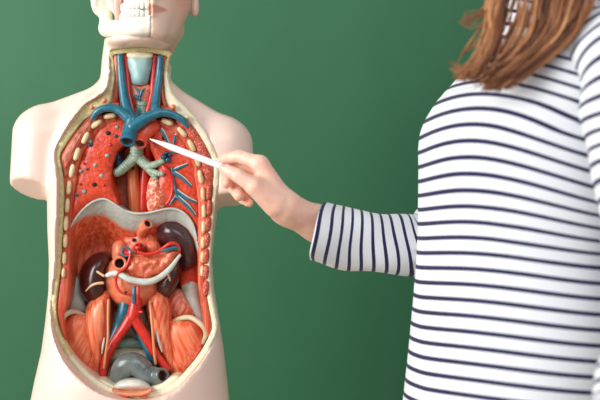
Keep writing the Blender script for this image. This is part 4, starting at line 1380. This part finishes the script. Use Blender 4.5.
def lockpath(u, jit):
    """front lock on her left side; u 0 = front edge, 1 = back edge"""
    j = lambda a: rng.uniform(-a, a) * jit
    top = Vector(PW(.075 - .11 * u, .078 - .01 * u, 1.60)) + Vector((j(.006), j(.006), j(.006)))
    g = max(0.0, (u - .3) / .7)                  # the back lock sweeps further forward at its end
    x0 = 491 + 100 * u + j(5)
    p1 = C(x0, 0 + j(3), 1.475 - .02 * u + j(.010))
    x2 = 486 + (82 * u if u > .3 else 70 * u) + j(6); y2 = 40
    p2 = C(x2, y2 + j(3), 1.448 + j(.008))
    x3 = (466 + 90 * u if u < .3 else 482 + 30 * g) + j(7); y3 = 70 + 10 * min(1, u * 2.2) + j(7)
    p3 = C(x3, y3, 1.432 + j(.008))
    p4 = C(x3 - 6 - 9 * rng.random() * (1 - u), y3 + 2 + j(6), 1.436 + j(.008))
    mid = (Vector(top) * .5 + Vector(p1) * .5) + Vector(PW(.0, .02, 0)) - Vector(PW(0, 0, 0))
    return [top, mid, p1, p2, p3, p4]


for i in range(430):
    u = rng.uniform(0, .15) if rng.random() < .33 else rng.uniform(.46, 1)
    if rng.random() < .05:
        u = rng.uniform(.2, .42)
    P = lockpath(u, 1.0)
    clump = math.sin(u * 41) * .28 + math.sin(u * 17 + 1) * .2
    strand([tuple(p_) for p_ in P], rng.uniform(.0007, .0016), min(1, max(0, .46 + clump + rng.uniform(-.22, .22))))
for i in range(26):                                # stray ends flicking forward
    P = lockpath(rng.uniform(0, .12), 1.2)
    a, b_ = rng.choice([((470, 14), (463, 20)), ((466, 24), (458, 21)), ((458, 66), (448, 62)), ((468, 46), (462, 56))])
    P[3] = C(a[0] + rng.uniform(-3, 12), a[1] + rng.uniform(-4, 4), 1.46)
    P[4] = C((a[0] + b_[0]) / 2, (a[1] + b_[1]) / 2 + rng.uniform(-3, 3), 1.455)
    P[5] = C(b_[0] + rng.uniform(-3, 3), b_[1] + rng.uniform(-3, 3), 1.455)
    strand([tuple(p_) for p_ in P], .0006, rng.uniform(.4, .9))
for i in range(420):                               # crown, back and far side
    th_ = rng.uniform(.55 * math.pi, 1.95 * math.pi) if rng.random() < .8 else rng.uniform(0, 2 * math.pi)
    ct, st = math.cos(th_), math.sin(th_)
    P = [PW(.02 + rng.uniform(-.04, .04), rng.uniform(-.008, .008), 1.713), PW(.012 + .07 * ct, .055 * st, 1.695), PW(.008 + .094 * min(ct, .6), .082 * st, 1.62), PW(-.005 + .098 * min(ct, .2), .085 * st, 1.53), PW(-.03 + .09 * min(ct, .0), .085 * st, 1.45), PW(-.07 + .07 * min(ct, 0), .08 * st, 1.38 + rng.uniform(-.02, .02))]
    strand(P, rng.uniform(.0022, .0034), rng.uniform(.25, .75))
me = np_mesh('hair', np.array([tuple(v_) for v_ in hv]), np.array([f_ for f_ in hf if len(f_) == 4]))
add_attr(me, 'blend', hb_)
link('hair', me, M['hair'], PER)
